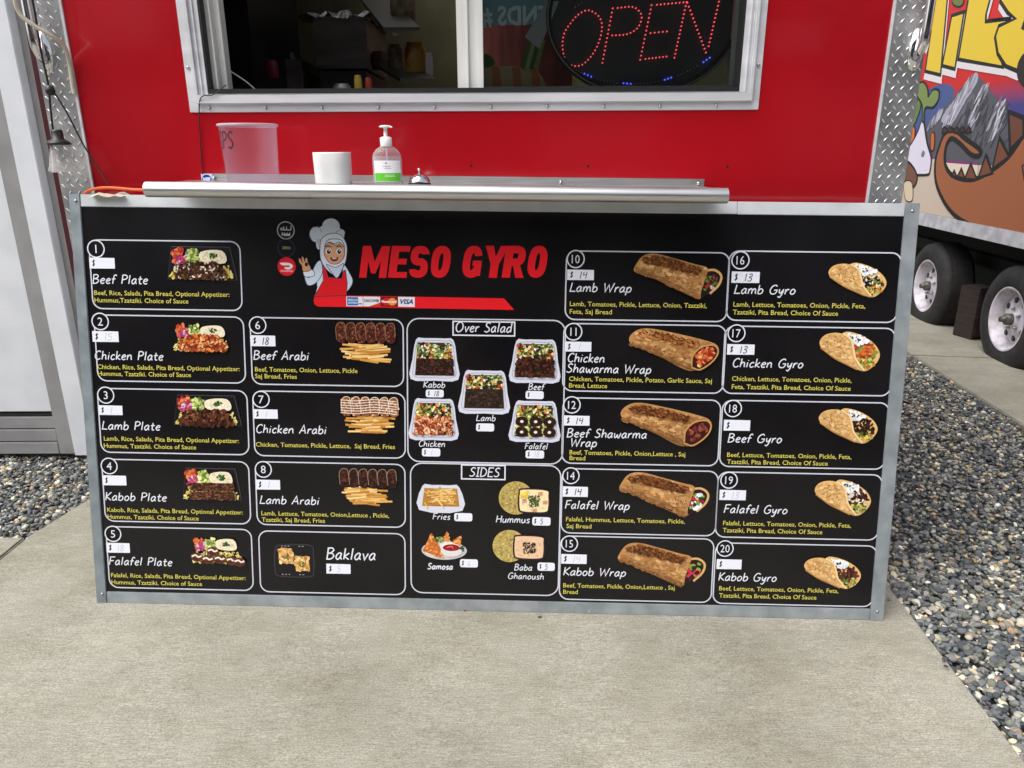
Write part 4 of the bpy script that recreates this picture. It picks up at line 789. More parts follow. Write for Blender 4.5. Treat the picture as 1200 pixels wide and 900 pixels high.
for k in range(3):
    for x in (wl+.012, wr-.012): MB().lathe([(0,.0105),(.003,.010),(.0048,.007),(.005,.004)], 10, (x,TY,wb+.12+k*.19), 'y').build('screw', M_screw, WF_)
# sashes: white jamb left, mullion, glass right
ml, mr_ = tz(535,60)[0], tz(566,60)[0]
zb, zt = wb+gib, wt-gib
jl = tz(240,60,TY+.06)[0]; jr = tz(266,60,TY+.06)[0]
T(MB().box(wl+gi-.004, jr-.018, TY+.02, TY+.075, zb-.012, zt+.012).box(jr-.018, jr, TY+.035, TY+.075, zb-.012, zt+.012).box(wl+gi+.012, wl+gi+.017, TY+.012, TY+.02, zb-.012, zt).build('window_jamb', M_white, bevel=.001))
T(MB().box(ml, mr_, TY+.02, TY+.05, zb-.012, zt+.012).box(ml+.028, ml+.033, TY+.012, TY+.02, zb-.012, zt+.01).box(mr_-.012, mr_, TY+.014, TY+.02, zb-.012, zt+.01).build('mullion', M_white, bevel=.001))
T(MB().box(mr_, wr-gi, TY+.03, TY+.034, zb-.01, zt+.01).build('window_glass', M_glass))
T(MB().box(mr_, wr-gi-.012, TY+.036, TY+.07, zb-.012, zb+.006).box(wr-gi-.012, wr-gi+.01, TY+.036, TY+.07, zb-.012, zt+.01).build('sash_rail', M_white, bevel=.001))
# shelf
zs = float(tz(512,217,1.97)[2])
sx0, sx1 = float(atY(172,222,1.975)[0]), float(atY(852,228,1.975)[0])
shelf = MB(); 
prof = [(2.246,zs-.006),(1.985,zs-.006),(1.972,zs+.001),(1.962,zs-.003),(1.955,zs-.012),(1.953,zs-.020),(1.956,zs-.030),(1.964,zs-.037),(1.976,zs-.039),(1.990,zs-.036),(1.992,zs-.028),(2.246,zs-.014)]
n = len(prof); rx = [sx0, sx1]; vs = [(x, y, z) for x in rx for y, z in prof]
TLT = .0155; XM = (sx0+sx1)/2
vs = [(x, y, z-(x-XM)*TLT) for x, y, z in vs]
shelf.add(vs, [tuple(range(n)), tuple(range(n,2*n))]+[(i,(i+1)%n,n+(i+1)%n,n+i) for i in range(n)])
SH = T(shelf.build('serving_shelf', M_brushed)); 
for p_ in SH.data.polygons: p_.use_smooth = len(p_.vertices) == 4 and abs(p_.normal.x) < .5
SH.data.set_sharp_from_angle(angle=R_(50)) if hasattr(SH.data, 'set_sharp_from_angle') else None
ux0, ux1 = float(tz(237,210)[0]), float(tz(825,214)[0])
uz = float(tz(531,206.3)[2])
def tilt(o, y=None):
    for v in o.data.vertices: v.co.z -= (v.co.x-XM)*TLT
    return o
o = tilt(MB().box(ux0, ux1, TY-.004, TY-.0005, zs-.012, uz).build('shelf_upstand', M_brushed, bevel=.001)); o.parent = SH
for u in (252.5, 657, 818): x = float(tz(u,214)[0]); MB().lathe([(0,.0125),(.003,.012),(.0052,.009),(.006,.0042)], 12, (x,TY,uz-.013), 'y').build('screw', M_screw, SH).location.z = -(x-XM)*TLT
tilt(MB().box(sx0+.10, sx1-.02, 2.235, 2.2455, zs-.05, zs-.0145).build('mounting_angle', M_brushed, SH))
sp = Paint(0, 5e-5); r = .0145
sp.poly([(-.016,-.016),(.016,-.016),(.016,.016),(-.016,.016)], lin((214,220,232))); sp.ell(0,0,r,r*.96,lin((24,60,160)),24); put_text(sp, 'NSF', -.0105,.0105,-.0042,.0095, lin((235,240,250)), .05)
o = sp.build('round_sticker', SH); o.matrix_world = Matrix(((1,0,0,float(tz(243,208.5)[0])),(0,0,-1,TY-.0043),(0,1,0,uz-.017-(float(tz(243,208.5)[0])-XM)*TLT),(0,0,0,1))); o['label'] = 'small white sticker with a blue NSF disc'
# empty screw holes in the red panel
for u, v in ((552,194),(689,194.5),(852,195)):
    p_ = tz(u,v); T(MB().lathe([(0,.0012),(.003,.0014),(.004,.0004)], 10, (float(p_[0]),TY,float(p_[2])), 'y').build('screw_hole', M_dark))
# grab handles
def handle(u0, u1, vb, x_off):
    xb = float(tz(u1, vb)[0]); zb_ = float(tz(u1, vb)[2]); xs = xb
    path = smooth_path([(xs,TY-.006,zb_+.01),(xs,TY-.03,zb_+.03),(xs,TY-.042,zb_+.08),(xs,TY-.042,zb_+.30),(xs,TY-.030,zb_+.36),(xs,TY-.004,zb_+.38)], 6)
    h_ = T(MB().tube(path, .0125, 14).build('grab_handle', M_chrome))
    f_ = MB().lathe([(0,.016),(.010,.0155),(.018,.012),(.023,.006),(.024,.0035)], 24, (xs,TY,0), 'y', 1, 2.4).build('handle_flange', M_chrome, h_); f_.location.z = zb_+.03
    for dz in (-.016,.016): MB().lathe([(0,.015),(.003,.0145),(.0045,.011)], 10, (xs,TY,zb_+dz), 'y').build('screw', M_screw, h_)
handle(54,55,76,0); handle(1071,1071,72,0)

# kitchen seen through the window
def thing_mb(m, name, mt, label, cat, bevel=0): return tag(m.build(name, mt, bevel=bevel), label, cat)
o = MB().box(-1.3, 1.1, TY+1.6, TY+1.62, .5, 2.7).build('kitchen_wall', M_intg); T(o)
hood = empty('steel_oven', (float(tz(399,60,TY+.9)[0]), TY+.9, 1.3), 'stainless oven covered with crumpled foil behind the open window', 'oven')
hx0, hx1 = float(tz(369,60,TY+.9)[0]), float(tz(430,60,TY+.9)[0]); hz0, hz1 = float(tz(399,80,TY+.9)[2]), float(tz(399,18,TY+.9)[2])
o = MB().box(hx0,hx1,TY+.9,TY+1.4,hz0,hz1).build('oven_body', M_steel_d, bevel=.006); child(o, hood)
o = MB().box(hx0+.01,hx1-.01,TY+.91,TY+1.38,.9,hz0-.01).build('stand', M_int); child(o, hood)
fm = MB(); random.seed(4); nx, ny = 18, 8; vs = []
for i in range(nx):
    for j in range(ny): vs.append((hx0-.05+(hx1-hx0+.10)*i/(nx-1)+random.uniform(-.006,.006), TY+.86+.56*j/(ny-1), hz1+.012+random.uniform(-.010,.016)-(.02 if i in (0,nx-1) or j == 0 else 0)))
fm.add(vs, [(i*ny+j,(i+1)*ny+j,(i+1)*ny+j+1,i*ny+j+1) for i in range(nx-1) for j in range(ny-1)]); o = fm.build('foil', M_foil); child(o, hood)
# wall shelves on the right side of the galley, running away from the window
M_shelf = mat('dark_steel_shelf', (.12,.115,.10), .4, .5)
def wall_shelf(ua, va, ub, vb, ya, yb, label, wd=.13):
    a = atY(ua, va, TY+ya); b = atY(ub, vb, TY+yb); sh_ = MB(); t_ = .012
    sh_.add([(a[0],a[1],a[2]),(b[0],b[1],b[2]),(b[0]-wd,b[1]+.0,b[2]),(a[0]-wd,a[1],a[2]),(a[0],a[1],a[2]+t_),(b[0],b[1],b[2]+t_),(b[0]-wd,b[1],b[2]+t_),(a[0]-wd,a[1],a[2]+t_)], [(0,3,2,1),(4,5,6,7),(0,1,5,4),(1,2,6,5),(2,3,7,6),(3,0,4,7)])
    return thing_mb(sh_, 'steel_shelf', M_shelf, label, 'shelf')
wall_shelf(492,36,450,-8,.62,1.3,'upper steel shelf inside the kitchen near the window mullion')
wall_shelf(511,96,450,64,.60,1.3,'lower steel shelf inside the kitchen holding the yellow bag')
def bag(u0,v0,u1,v1,Y,mt,label,cat,name):
    a = atY(u0,v1,Y); b = atY(u1,v0,Y); cx, hz = (a[0]+b[0])/2, b[2]-a[2]; rx_ = (b[0]-a[0])/2; random.seed(int(u0)); m_ = MB(); pr = [(.0,0),(.85,.0),(1,.1),(1.0,.5),(.95,.8),(.75,.93),(.8,1.0),(.2,.98)]
    m_.lathe([(r_*rx_, z_*hz) for r_, z_ in pr], 18, (float(cx),Y,float(a[2])), 'z', 1, .6); return thing_mb(m_, name, mt, label, cat)
M_ybag = noisy(mat('yellow_bag_film', (.45,.25,.03), .3), (.30,.07,.015), (.50,.30,.05), 22, bump=.5, lo=.4, hi=.5)
M_wbag = noisy(mat('clear_bag_film', (.3,.28,.2), .25), (.16,.14,.08), (.45,.42,.32), 28, bump=.7, bdist=.01)
M_redcup = mat('red_cup', (.25,.02,.015), .4)
bag(475,50,499,87,TY+.75,M_ybag,'yellow and red food bag on the lower kitchen shelf','bag','food_bag')
bag(455,52,473,82,TY+.85,M_wbag,'crumpled clear bag left of the yellow bag on the shelf','bag','clear_bag')
bag(313,70,325,92,TY+.6,M_redcup,'small red cup in the dark left of the kitchen','cup','red_cup')
bag(391,98,411,112,TY+.45,M_steel_d,'small steel pan at the bottom of the open window','pan','steel_pan')
bag(458,-14,486,27,TY+.82,M_wbag,'bundle wrapped in film on the upper kitchen shelf','bundle','wrapped_bundle')
M_tan = noisy(mat('cardboard', (.16,.11,.06), .7), (.10,.07,.04), (.22,.16,.09), 12)
M_sauce = mat('sauce_bottle', (.35,.05,.02), .35); M_must = mat('mustard_bottle', (.45,.32,.04), .35)
bag(416,88,424,112,TY+.35,M_must,'yellow squeeze bottle low in the middle of the open window','bottle','squeeze_bottle')
bag(428,91,436,112,TY+.37,M_sauce,'dark red squeeze bottle beside the yellow one in the open window','bottle','squeeze_bottle')
bag(499,62,507,90,TY+.74,M_plwhite,'small pale jar right of the yellow bag on the lower kitchen shelf','jar','jar')
bag(436,60,450,82,TY+1.0,M_tan,'brown carton between the oven and the clear bag in the kitchen','carton','carton')
bag(330,62,346,84,TY+1.05,M_steel_d,'dull steel pot in the dark left of the foil covered oven','pot','steel_pot')
tag(MB().box(float(tz(318,84,TY+1.05)[0]), float(tz(364,84,TY+1.05)[0]), TY+.98, TY+1.25, float(tz(340,85,TY+1.05)[2])-.02, float(tz(340,85,TY+1.05)[2])-.003).build('side_shelf', M_shelf), 'short dark shelf carrying the steel pot left of the oven', 'shelf')
# dark cabinet on the left
o = MB().box(float(tz(262,60,TY+.55)[0])-.1, float(tz(315,60,TY+.75)[0]), TY+.55, TY+1.2, .8, 2.4).build('dark_cabinet', M_black, bevel=.006); tag(o, 'tall black cabinet inside the kitchen behind the left jamb', 'cabinet')
o = MB().box(float(tz(322,60,TY+.95)[0]), float(tz(352,60,TY+.95)[0]), TY+.95, TY+1.3, .8, 1.72).build('steel_cabinet', M_steel_d, bevel=.006); tag(o, 'narrow dull steel cabinet in the dark of the kitchen', 'cabinet')
tag(MB().tube(smooth_path([atY(269,83,TY+.1),atY(280,90,TY+.11),atY(290,97,TY+.12),atY(298,104,TY+.13),atY(308,112,TY+.14)],5), .0022, 8).build('white_cable', M_plwhite), 'thin white cable curving down inside the left of the open window', 'cable')
# items and painted reflections behind the glass
pp = Paint(0, 4e-5)
def GP(u, v): p = atY(u, v, TY+.06); return (float(p[0]), float(p[2]))
bn_ = empty('reflected_strip', (0,TY+.075,0), 'pale blue strip with reversed white letters, a reflection painted behind the glass', 'reflection')  # lettering mirrored in the pane, painted as a strip
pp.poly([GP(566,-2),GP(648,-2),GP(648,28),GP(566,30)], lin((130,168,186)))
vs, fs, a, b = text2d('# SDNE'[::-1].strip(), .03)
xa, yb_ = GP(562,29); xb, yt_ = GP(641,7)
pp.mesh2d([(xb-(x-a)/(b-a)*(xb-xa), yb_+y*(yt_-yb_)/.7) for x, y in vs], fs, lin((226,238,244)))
o = pp.build('reflected_print', bn_, mat('dummy', (0,0,0)) if False else M_print); o.rotation_euler = (R_(90),0,0); bn_.location = (0,TY+.06,0)
M_redrefl = noisy(mat('red_building_reflection', (.2,.035,.03), .7), (.13,.022,.02), (.26,.045,.035), 5, (8,1,1))  # colour of a red building mirrored in the pane, painted on a board
x0_, z0_ = GP(566,118); x1_, z1_ = GP(668,30)
tag(MB().box(x0_-.02, x1_+.02, TY+.20, TY+.206, z0_-.02, z1_+.35).build('red_reflection_board', M_redrefl), 'dark red board painted in for a reflected building left of the oval sign', 'board')
cu = Paint(0,4e-5)
def CP(pts, col, sm=True): q_ = [GP(*p) for p in pts]; cu.poly(smooth_path(q_,4,True) if sm else q_, lin(col))
CP([(564,84),(575,79),(600,78),(625,82),(635,90),(637,104),(600,106),(564,105)], (176,150,118)); 
for a in (576,600,622): CP([(a,79),(a+9,79),(a+12,105),(a+2,105)], (178,104,60), False)
CP([(565,66),(572,64),(580,72),(578,78),(565,78)], (56,104,44)); 
bs = empty('food_sticker', (0,TY+.055,0), 'striped tan and green food sticker at the lower left of the glass', 'sticker'); o = cu.build('sticker_film', bs); o.rotation_euler = (R_(90),0,0)
gp = Paint(0,4e-5)
for a, c_ in ((0,(88,104,58)),(5,(150,158,110)),(10,(70,88,50)),(15,(120,132,84))): gp.poly([GP(619+a,46+a*.1),GP(624+a,46+a*.1),GP(615+a,82),GP(610+a,80)], lin(c_))
gp.poly([GP(640,2),GP(655,2),GP(632,58),GP(615,44)], lin((170,172,180))); gs_ = empty('paper_sheet', (0,TY+.05,0), 'white sheet and green striped card tucked left of the oval sign', 'paper'); o = gp.build('paper', gs_); o.rotation_euler = (R_(90),0,0)
# oval OPEN sign, hung behind the glass
SY = TY+.045
cs_ = atY(755,20,SY); sxr = float(atY(871,30,SY)[0]-atY(638,30,SY)[0])/2-.004; szr = float(atY(755,20,SY)[2]-atY(755,113,SY)[2])
sign = empty('open_sign', (float(cs_[0]), SY, float(cs_[2])), 'black oval lit OPEN sign with red letters behind the window glass', 'sign')
def oval(sc, y, n=64): return [(math.cos(2*math.pi*k/n)*sxr*sc, y, math.sin(2*math.pi*k/n)*szr*(1-(1-sc)*1.35)) for k in range(n)]
def ring(levels, name, mt, smooth=True):
    m_ = MB(); n_ = 64; vs = []; [vs.extend(oval(s_, y)) for s_, y in levels]
    m_.add(vs, [(i*n_+k, i*n_+(k+1)%n_, (i+1)*n_+(k+1)%n_, (i+1)*n_+k) for i in range(len(levels)-1) for k in range(n_)], smooth); return m_.build(name, mt, sign)
ring([(.96,.03),(1.0,.03),(1.0,.005),(.985,-.002),(.972,.003),(.958,-.001),(.945,.004),(.94,.012)], 'oval_rim', M_black)
ring([(.992,-.0005),(.984,-.0035),(.976,-.0005)], 'rim_highlight', mat('glint_grey', (.3,.3,.31), .3))  # grey ring painted in for the glint along the rim
M_face = mat('sign_face', (.05,.051,.058), .45)
m_ = MB(); m_.add(oval(.945,.010), [tuple(range(64))]); m_.build('sign_face', M_face, sign)
m_ = MB(); m_.add(oval(.97,.029), [tuple(range(64))]); m_.build('back_plate', M_black, sign)
def emi(name, col, st, base):
    m = mat(name, base, .3); m.node_tree.nodes['Principled BSDF'].inputs['Emission Color'].default_value = (*col,1); m.node_tree.nodes['Principled BSDF'].inputs['Emission Strength'].default_value = st; return m
M_ledr = emi('red_led', (1,.10,.12), 1.0, (.8,.2,.2)); M_ledb = emi('blue_led', (.08,.1,1), 1.3, (.2,.2,.8)); M_ledw = mat('unlit_led', (.6,.6,.6), .3)
def SP(x, y): p = atY(620+x/4.286, y/4.286, SY+.008); return (float(p[0]-cs_[0]), .008, float(p[2]-cs_[2]))
def leds(paths, mt, name, step=.0108, r_=.0021):
    m_ = MB()
    for pth in paths:
        P3 = [np.array(SP(*p)) for p in pth]; seg = [np.linalg.norm(P3[i+1]-P3[i]) for i in range(len(P3)-1)]; tot = sum(seg); nn = max(1, round(tot/step))
        for k in range(nn+(0 if np.linalg.norm(P3[0]-P3[-1]) < 1e-6 else 1)):
            d_ = tot*k/nn; i = 0
            while i < len(seg)-1 and d_ > seg[i]: d_ -= seg[i]; i += 1
            c_ = P3[i]+(P3[i+1]-P3[i])*min(1, d_/seg[i]); m_.lathe([(.0,.007),(r_*.7,.0055),(r_,.003),(r_,-.002)], 7, tuple(c_), 'y')
    return m_.build(name, mt, sign)
O_ = smooth_path([(300,52),(352,85),(366,145),(340,238),(285,312),(235,332),(185,308),(168,230),(178,165),(212,112),(252,70)], 5, True); O_.append(O_[0])
leds([O_], M_ledr, 'letter_leds'); leds([[(368,316),(420,42)], smooth_path([(445,40),(525,36),(565,80),(545,140),(490,172),(418,178)],5)], M_ledr, 'letter_leds')
leds([[(558,300),(615,26)], [(642,24),(775,12)], [(610,166),(692,158)], [(585,296),(690,284)]], M_ledr, 'letter_leds'); leds([[(730,290),(795,-10)], [(795,14),(888,264)], [(902,232),(958,-12)]], M_ledr, 'letter_leds')
leds([[(278,370),(312,385)],[(474,418),(510,421)],[(681,401),(714,390)],[(876,312),(907,290)]], M_ledb, 'border_leds', .0108, .0024)
leds([smooth_path([(246,358),(262,366)],2),smooth_path([(342,397),(375,406),(408,413),(442,417)],3),smooth_path([(545,421),(610,417),(648,410)],3),smooth_path([(746,380),(780,366),(812,350),(844,332)],3),[(232,35),(266,14)]], M_ledw, 'border_leds', .0108, .0019)

# ------------------------------------------------------------------ things on the shelf
cy = 2.10
def px(u, v, Y=cy): p = atY(u, v, Y); return float(p[0]), float(p[2])
zt_ = zs-.006
lvl = lambda x: zs-.006-(x-XM)*TLT
# tips cup
X0, _ = px(270,214); X1, _ = px(329,214); XT0, ZTp = px(262,146); XT1, _ = px(328.5,148)
cx = (X0+X1)/2-.001; rb = (X1-X0)/2*.99; rt = (XT1-XT0)/2*.98; hc = ZTp-lvl(cx)
cup = empty('tip_cup', (cx-.004,cy,lvl(cx)), 'clear plastic tip cup with handwritten letters on the steel shelf', 'cup')
wl_ = .0022; prof = [(0,.001),(rb-.003,.001),(rb,.004),(rt,hc-.008),(rt+.003,hc-.006),(rt+.003,hc),(rt-wl_,hc),(rt-wl_,hc-.010),(rb-wl_,.006),(0,.005)]
MB().lathe(prof, 48).build('cup_body', M_cupclear, cup)
MB().lathe([(rt+.0005,hc-.006),(rt+.0045,hc-.005),(rt+.0048,hc),(rt+.001,hc+.0015),(rt-.003,hc)], 48).build('cup_rim', M_rimcup, cup)
tp = Paint(0, 1e-5); hand(tp, 'TIPS', -.058, .022, 0, .042, lin((40,30,46)), .085, .08)
me_v = []
for x, y, z in tp.v:
    zz = hc*.60+y; r_ = rb+(rt-rb)*zz/hc+.0006+z; a = -math.pi/2+(x-.012)/r_-.35; me_v.append((r_*math.cos(a), r_*math.sin(a), zz))
tp.v = me_v; tp.build('handwriting', cup)
# white ceramic cup
XA_, _ = px(372,214); XB_, _ = px(413,214); _, ZC = px(392,178); rc = (XB_-XA_)/2; hc2 = ZC-lvl(XA_)
wc = MB(); n_ = 48; lv = [(0,0,0),(.93,0,.0),(.97,.004,.0),(1.0,hc2-.003,.0),(.985,hc2,.0),(.90,hc2,0),(.88,hc2-.005,0),(.86,.006,0),(0,.006,0)]
def sq(a, r_): c_, s_ = math.cos(a), math.sin(a); k = (abs(c_)**3.2+abs(s_)**3.2)**(-1/3.2); return c_*k*r_, s_*k*r_
vs = [(*sq(2*math.pi*k/n_, rc*s_), z_) for s_, z_, _ in lv for k in range(n_)]; wc.add(vs, [(i*n_+k, i*n_+(k+1)%n_, (i+1)*n_+(k+1)%n_, (i+1)*n_+k) for i in range(len(lv)-1) for k in range(n_)], True)
o = wc.build('white_cup', M_porc); o.location = ((XA_+XB_)/2, cy-.01, lvl(XA_+.05)); tag(o, 'plain white squarish cup between the tip cup and the sanitizer', 'cup')
# sanitizer
XS0, _ = px(438,214); XS1, _ = px(472,214); sxc = (XS0+XS1)/2; rs = (XS1-XS0)/2; sc_ = .37/850*0+ (XS1-XS0)/34
hb = (px(455,174)[1]-zt_); san = empty('hand_sanitizer', (sxc,cy,lvl(sxc)), 'clear hand sanitizer pump bottle with a white and green label', 'bottle')
def up(v): return px(455,v)[1]-zt_
pr = [(0,.001),(rs*.95,.001),(rs,.005),(rs,up(187)),(rs*.93,up(181)),(rs*.72,up(176)),(rs*.40,up(172.5)),(rs*.36,up(171))]
MB().lathe(pr, 36, (0,0,0), 'z', 1, .62).build('bottle_body', M_bottle, san)
MB().lathe([(0,.003),(rs*.93,.003),(rs*.95,.006),(rs*.95,up(184)),(0,up(184))], 32, (0,0,0), 'z', 1, .6).build('gel', M_gel, san)
MB().lathe([(rs*.38,up(173)),(rs*.40,up(172)),(rs*.40,up(162.5)),(rs*.30,up(161.5)),(rs*.13,up(161)),(rs*.12,up(152)),(rs*.16,up(151)),(rs*.40,up(150.5)),(rs*.42,up(149)),(rs*.3,up(148)),(0,up(147.6))], 24).add([], []).build('pump_head', M_plwhite, san)
MB().tube([(0,0,up(149.6)),(rs*.35,-.008,up(149.6)),(rs*.5,-.012,up(150.4))], .0022, 8).build('spout', M_plwhite, san)
MB().tube([(0,0,up(172)),(0,0,.01)], .002, 8).build('dip_tube', M_plwhite, san)
lp_ = Paint(0, 2e-5); za, zb2, zc = up(213.5), up(203.5), up(189)
def band(z0, z1, a0, a1, col, off):
    ps = [((rs+off)*math.sin(a0+(a1-a0)*k/12), -(rs*.62+off)*math.cos(a0+(a1-a0)*k/12)) for k in range(13)]; b_ = len(lp_.v)
    for x, y in ps: lp_.v += [(x,y,z0),(x,y,z1)]
    for k in range(12): lp_.f.append((b_+2*k,b_+2*k+2,b_+2*k+3,b_+2*k+1)); lp_.c.append(col)
band(za,zc,-.95,1.15,lin((236,234,238)),.0006); band(za+.001,zb2,-.90,1.13,lin((96,190,50)),.0009)
band(zc-.008,zc-.0055,-.05,.08,lin((60,60,70)),.0009)
for k, (a, b) in enumerate(((-.2,.3),(-.1,.35))): band(zc-.016-k*.005,zc-.0145-k*.005,a,b,lin((150,150,160)),.0009)
for k in range(2): band(zb2-.006-k*.004,zb2-.0048-k*.004,-.1,.6,lin((230,246,220)),.0012)
lp_.build('label', san)
# bell
XB0, _ = px(478,212); XB1, _ = px(505,212); rb_ = (XB1-XB0)/2; bell = empty('service_bell', ((XB0+XB1)/2,cy,lvl(XB1)), 'small chrome service bell right of the hand sanitizer', 'bell')
MB().lathe([(0,.0),(rb_,.0),(rb_,.005),(rb_*.95,.006),(0,.006)], 32).build('bell_base', M_black, bell)
MB().lathe([(rb_*.94,.008),(rb_*.92,.012),(rb_*.78,.021),(rb_*.5,.028),(rb_*.2,.0305),(0,.031)], 32).build('dome', M_chrome, bell)
MB().lathe([(.0022,.030),(.0022,.040),(.0042,.041),(.0042,.045),(0,.046)], 14).build('button', M_chrome, bell)

# ------------------------------------------------------------------ cables and string light
def cable(name, pts, r_, mt, label, cat='cable'): return tag(MB().tube(smooth_path([tuple(float(c) for c in p) for p in pts], 6), r_, 8).build(name, mt), label, cat)
cable('black_cable', [tz(268,100,TY+.0)+np.array([0,-.02,0]),tz(250,111,TY-.02),tz(237,113,TY-.022),tz(233.5,125,TY-.012),tz(234.5,160,TY-.005),tz(237,204,TY-.005)], .0016, M_black, 'thin black cable hanging from the window corner to the shelf')
cable('cream_cable', [tz(12,-60,2.12),tz(16,-12,2.12),tz(22,14,2.13),tz(40,30,2.14),tz(62,43,2.16),tz(75,54,2.20),tz(81,72,2.235),tz(85,100,2.24),tz(87,110,2.24)], .0058, M_cream, 'thick cream cable running down the left trailer corner')
cable('orange_cord', [tz(96,232,2.20),tz(101,225,2.19),tz(112,221,2.185),tz(130,220,2.185),tz(155,222,2.18),tz(176,223,2.17),tz(215,226,2.17)], .0042, M_orange, 'orange extension cord lying on top of the menu board', 'cord')
bulb = empty('string_light', tuple(float(c) for c in tz(66,152,2.17)), 'clear glass bulb in a black socket hanging at the left trailer corner', 'light bulb')
bx0, bz0 = bulb.location.x, bulb.location.z; k_ = 2.3/850
MB().lathe([(.0,.0),(5.0*k_,.0),(5.6*k_,-2*k_),(5.8*k_,-9*k_),(9.5*k_,-11*k_),(11.5*k_,-13*k_),(11.5*k_,-15*k_),(0,-15*k_)], 20).build('socket', M_black, bulb)
MB().lathe([(8.4*k_,-14.5*k_),(9*k_,-18*k_),(12.5*k_,-36*k_),(14.5*k_,-40*k_),(14*k_,-42*k_),(11.5*k_,-42.5*k_),(8*k_,-20*k_)], 28).build('glass_shade', M_bulb, bulb)
MB().lathe([(0,-15*k_),(3.4*k_,-15*k_),(3.2*k_,-22*k_),(5.6*k_,-31*k_),(4*k_,-37*k_),(0,-38*k_)], 18).build('bulb', M_bulb, bulb)
cable('black_cable', [tz(28,-40,2.14),tz(40,10,2.15),tz(48,60,2.16),tz(56,96,2.17),tz(59,125,2.17),tz(62,152,2.17)], .0028, M_black, 'black light string wire hanging down the trailer corner to the bulb')
cable('black_cable', [tz(57,100,2.17),tz(66,112,2.18),tz(80,135,2.19),tz(98,170,2.20),tz(112,192,2.20),tz(128,218,2.19)], .0022, M_black, 'black wire running diagonally across the diamond plate to the board top')
o = MB().lathe([(0,0),(.010,.002),(.013,.012),(.010,.024),(0,.028)], 12).build('wire_clip', M_black); o.location = [float(c) for c in tz(60,112,2.165)]; tag(o, 'black clip joining the wires at the diamond plate corner', 'clip')
# crumpled paper on the board top
mm = MB(); random.seed(8); b_ = tz(132,225,2.19); vs = []
for i in range(7):
    for j in range(4): vs.append((float(b_[0])-.05+.016*i, 2.14+.02*j, float(b_[2])-.012+random.uniform(0,.012)*(1 if 0<i<6 else .3)))
mm.add(vs, [(i*4+j,(i+1)*4+j,(i+1)*4+j+1,i*4+j+1) for i in range(6) for j in range(3)]); tag(mm.build('paper_scrap', M_cream), 'crumpled pale scrap beside the orange cord on the board top', 'scrap')

# ------------------------------------------------------------------ white building at the left
BY = 3.10
bld = empty('white_building', (-2.6,BY,0), 'white and grey painted building with a wide door left of the trailer', 'building')
def W(o): o.parent = bld; o.matrix_parent_inverse = Matrix.Translation((2.6,-BY,0)); return o
def bxz(u, v): p = atY(u, v, BY); return float(p[0]), float(p[2])
xs_ = lambda u, v: bxz(u, v)[0]
gA = .5*(xs_(26,220)+xs_(94,528)); gB = .5*(xs_(5.5,220)+xs_(76,528)); gC = .5*(xs_(55,220)+xs_(11,0)); gD = gC+.30
zsill = bxz(60,487)[1]; zbase = bxz(60,530)[1]
W(MB().box(-6, dl-.06, BY+.02, BY+.2, .06, 3.6).build('wall', M_wallg))
W(MB().box(-6, dl-.06, BY+.035, BY+.19, -.15, .06).build('foundation', M_conc2))
W(MB().box(gB, gA, BY-.022, BY+.02, zbase, 3.2).build('door_trim', M_wallg2, bevel=.003))
W(MB().box(gA+.0005, gC, BY-.030, BY+.02, zbase-.005, 3.2).build('corner_board', M_wallw, bevel=.003))
W(MB().box(gB-2.4, gB-.001, BY+.0, BY+.0195, zsill+.02, 3.1).build('door', M_wallw, bevel=.002))
W(MB().box(gB-2.4, gB-.0005, BY-.004, BY+.019, zsill, zsill+.012).build('threshold', M_black))
zz = zsill-.003; hh = (zsill-zbase)/3
for k in range(3):
    W(MB().box(gB-2.4, gB-.0005, BY-.010-.006*k, BY+.019, zz-hh+.004, zz).build('sill_board', M_wallg2, bevel=.003)); zz -= hh
W(MB().box(-6.2, dl-.05, BY-.15, BY+3, 3.6, 3.75).build('roof', M_wallw))

# ------------------------------------------------------------------ painted trailer at the right
vpd = ray(705,178.5); vpd = np.array([vpd[0],vpd[1],0]); vpd /= np.linalg.norm(vpd)          # runs away from the camera
snrm = np.array([-vpd[1], vpd[0], 0])                                                      # faces left, outward
hub1 = gnd(1104,394)                                                                        # ground under wheel
off = on_plane(1104,394,(0,0,-.03),(SL,0,1)); P0 = off-snrm*0
D0 = float(P0@vpd)
Pn = float(P0@snrm)                                                                          # plane: p.snrm = Pn
def SPt(u, v):                                                                               # pixel -> (s toward camera, z)
    p = on_plane(u, v, snrm*(Pn+.03), snrm); return float(-(p@vpd)), float(p[2])
pt = empty('painted_trailer', (0,0,0), 'trailer with a colourful spray painted mural and white rims at the right', 'food trailer')
Mtr = Matrix(((-vpd[0],0,snrm[0],0),(-vpd[1],0,snrm[1],0),(0,1,0,0),(0,0,0,1)))  # local x = s toward camera, y = up, z = outward
org = snrm*(Pn+.03); Mtr.translation = (org[0],org[1],0); pt.matrix_world = Mtr
skt = SPt(1075,248)[1]; skt2 = SPt(1190,270)[1]; skb = SPt(1075,263)[1]; zk = (skt+skt2)/2
S0, S1 = -13.0, -2.6
MB().box(S0,S1,zk,2.9,-2.2,-.004).build('trailer_body', M_wallw, pt)
MB().box(S0,S1,skb,zk-.002,-.03,.006).build('skirt', M_skirt, pt, bevel=.003)
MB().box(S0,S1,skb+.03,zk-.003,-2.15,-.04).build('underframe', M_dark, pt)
MB().box(S0,S1,-.02,skb+.03,-2.18,-2.1).build('far_shade_sheet', M_dark, pt)  # unseen dark sheet added to hide the lit ground beyond
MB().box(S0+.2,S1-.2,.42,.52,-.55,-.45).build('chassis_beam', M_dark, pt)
MB().box(S0,S1-.2,.05,.60,-1.1,-1.0).build('inner_shade_sheet', M_dark, pt)  # second dark sheet added to block view and light underneath
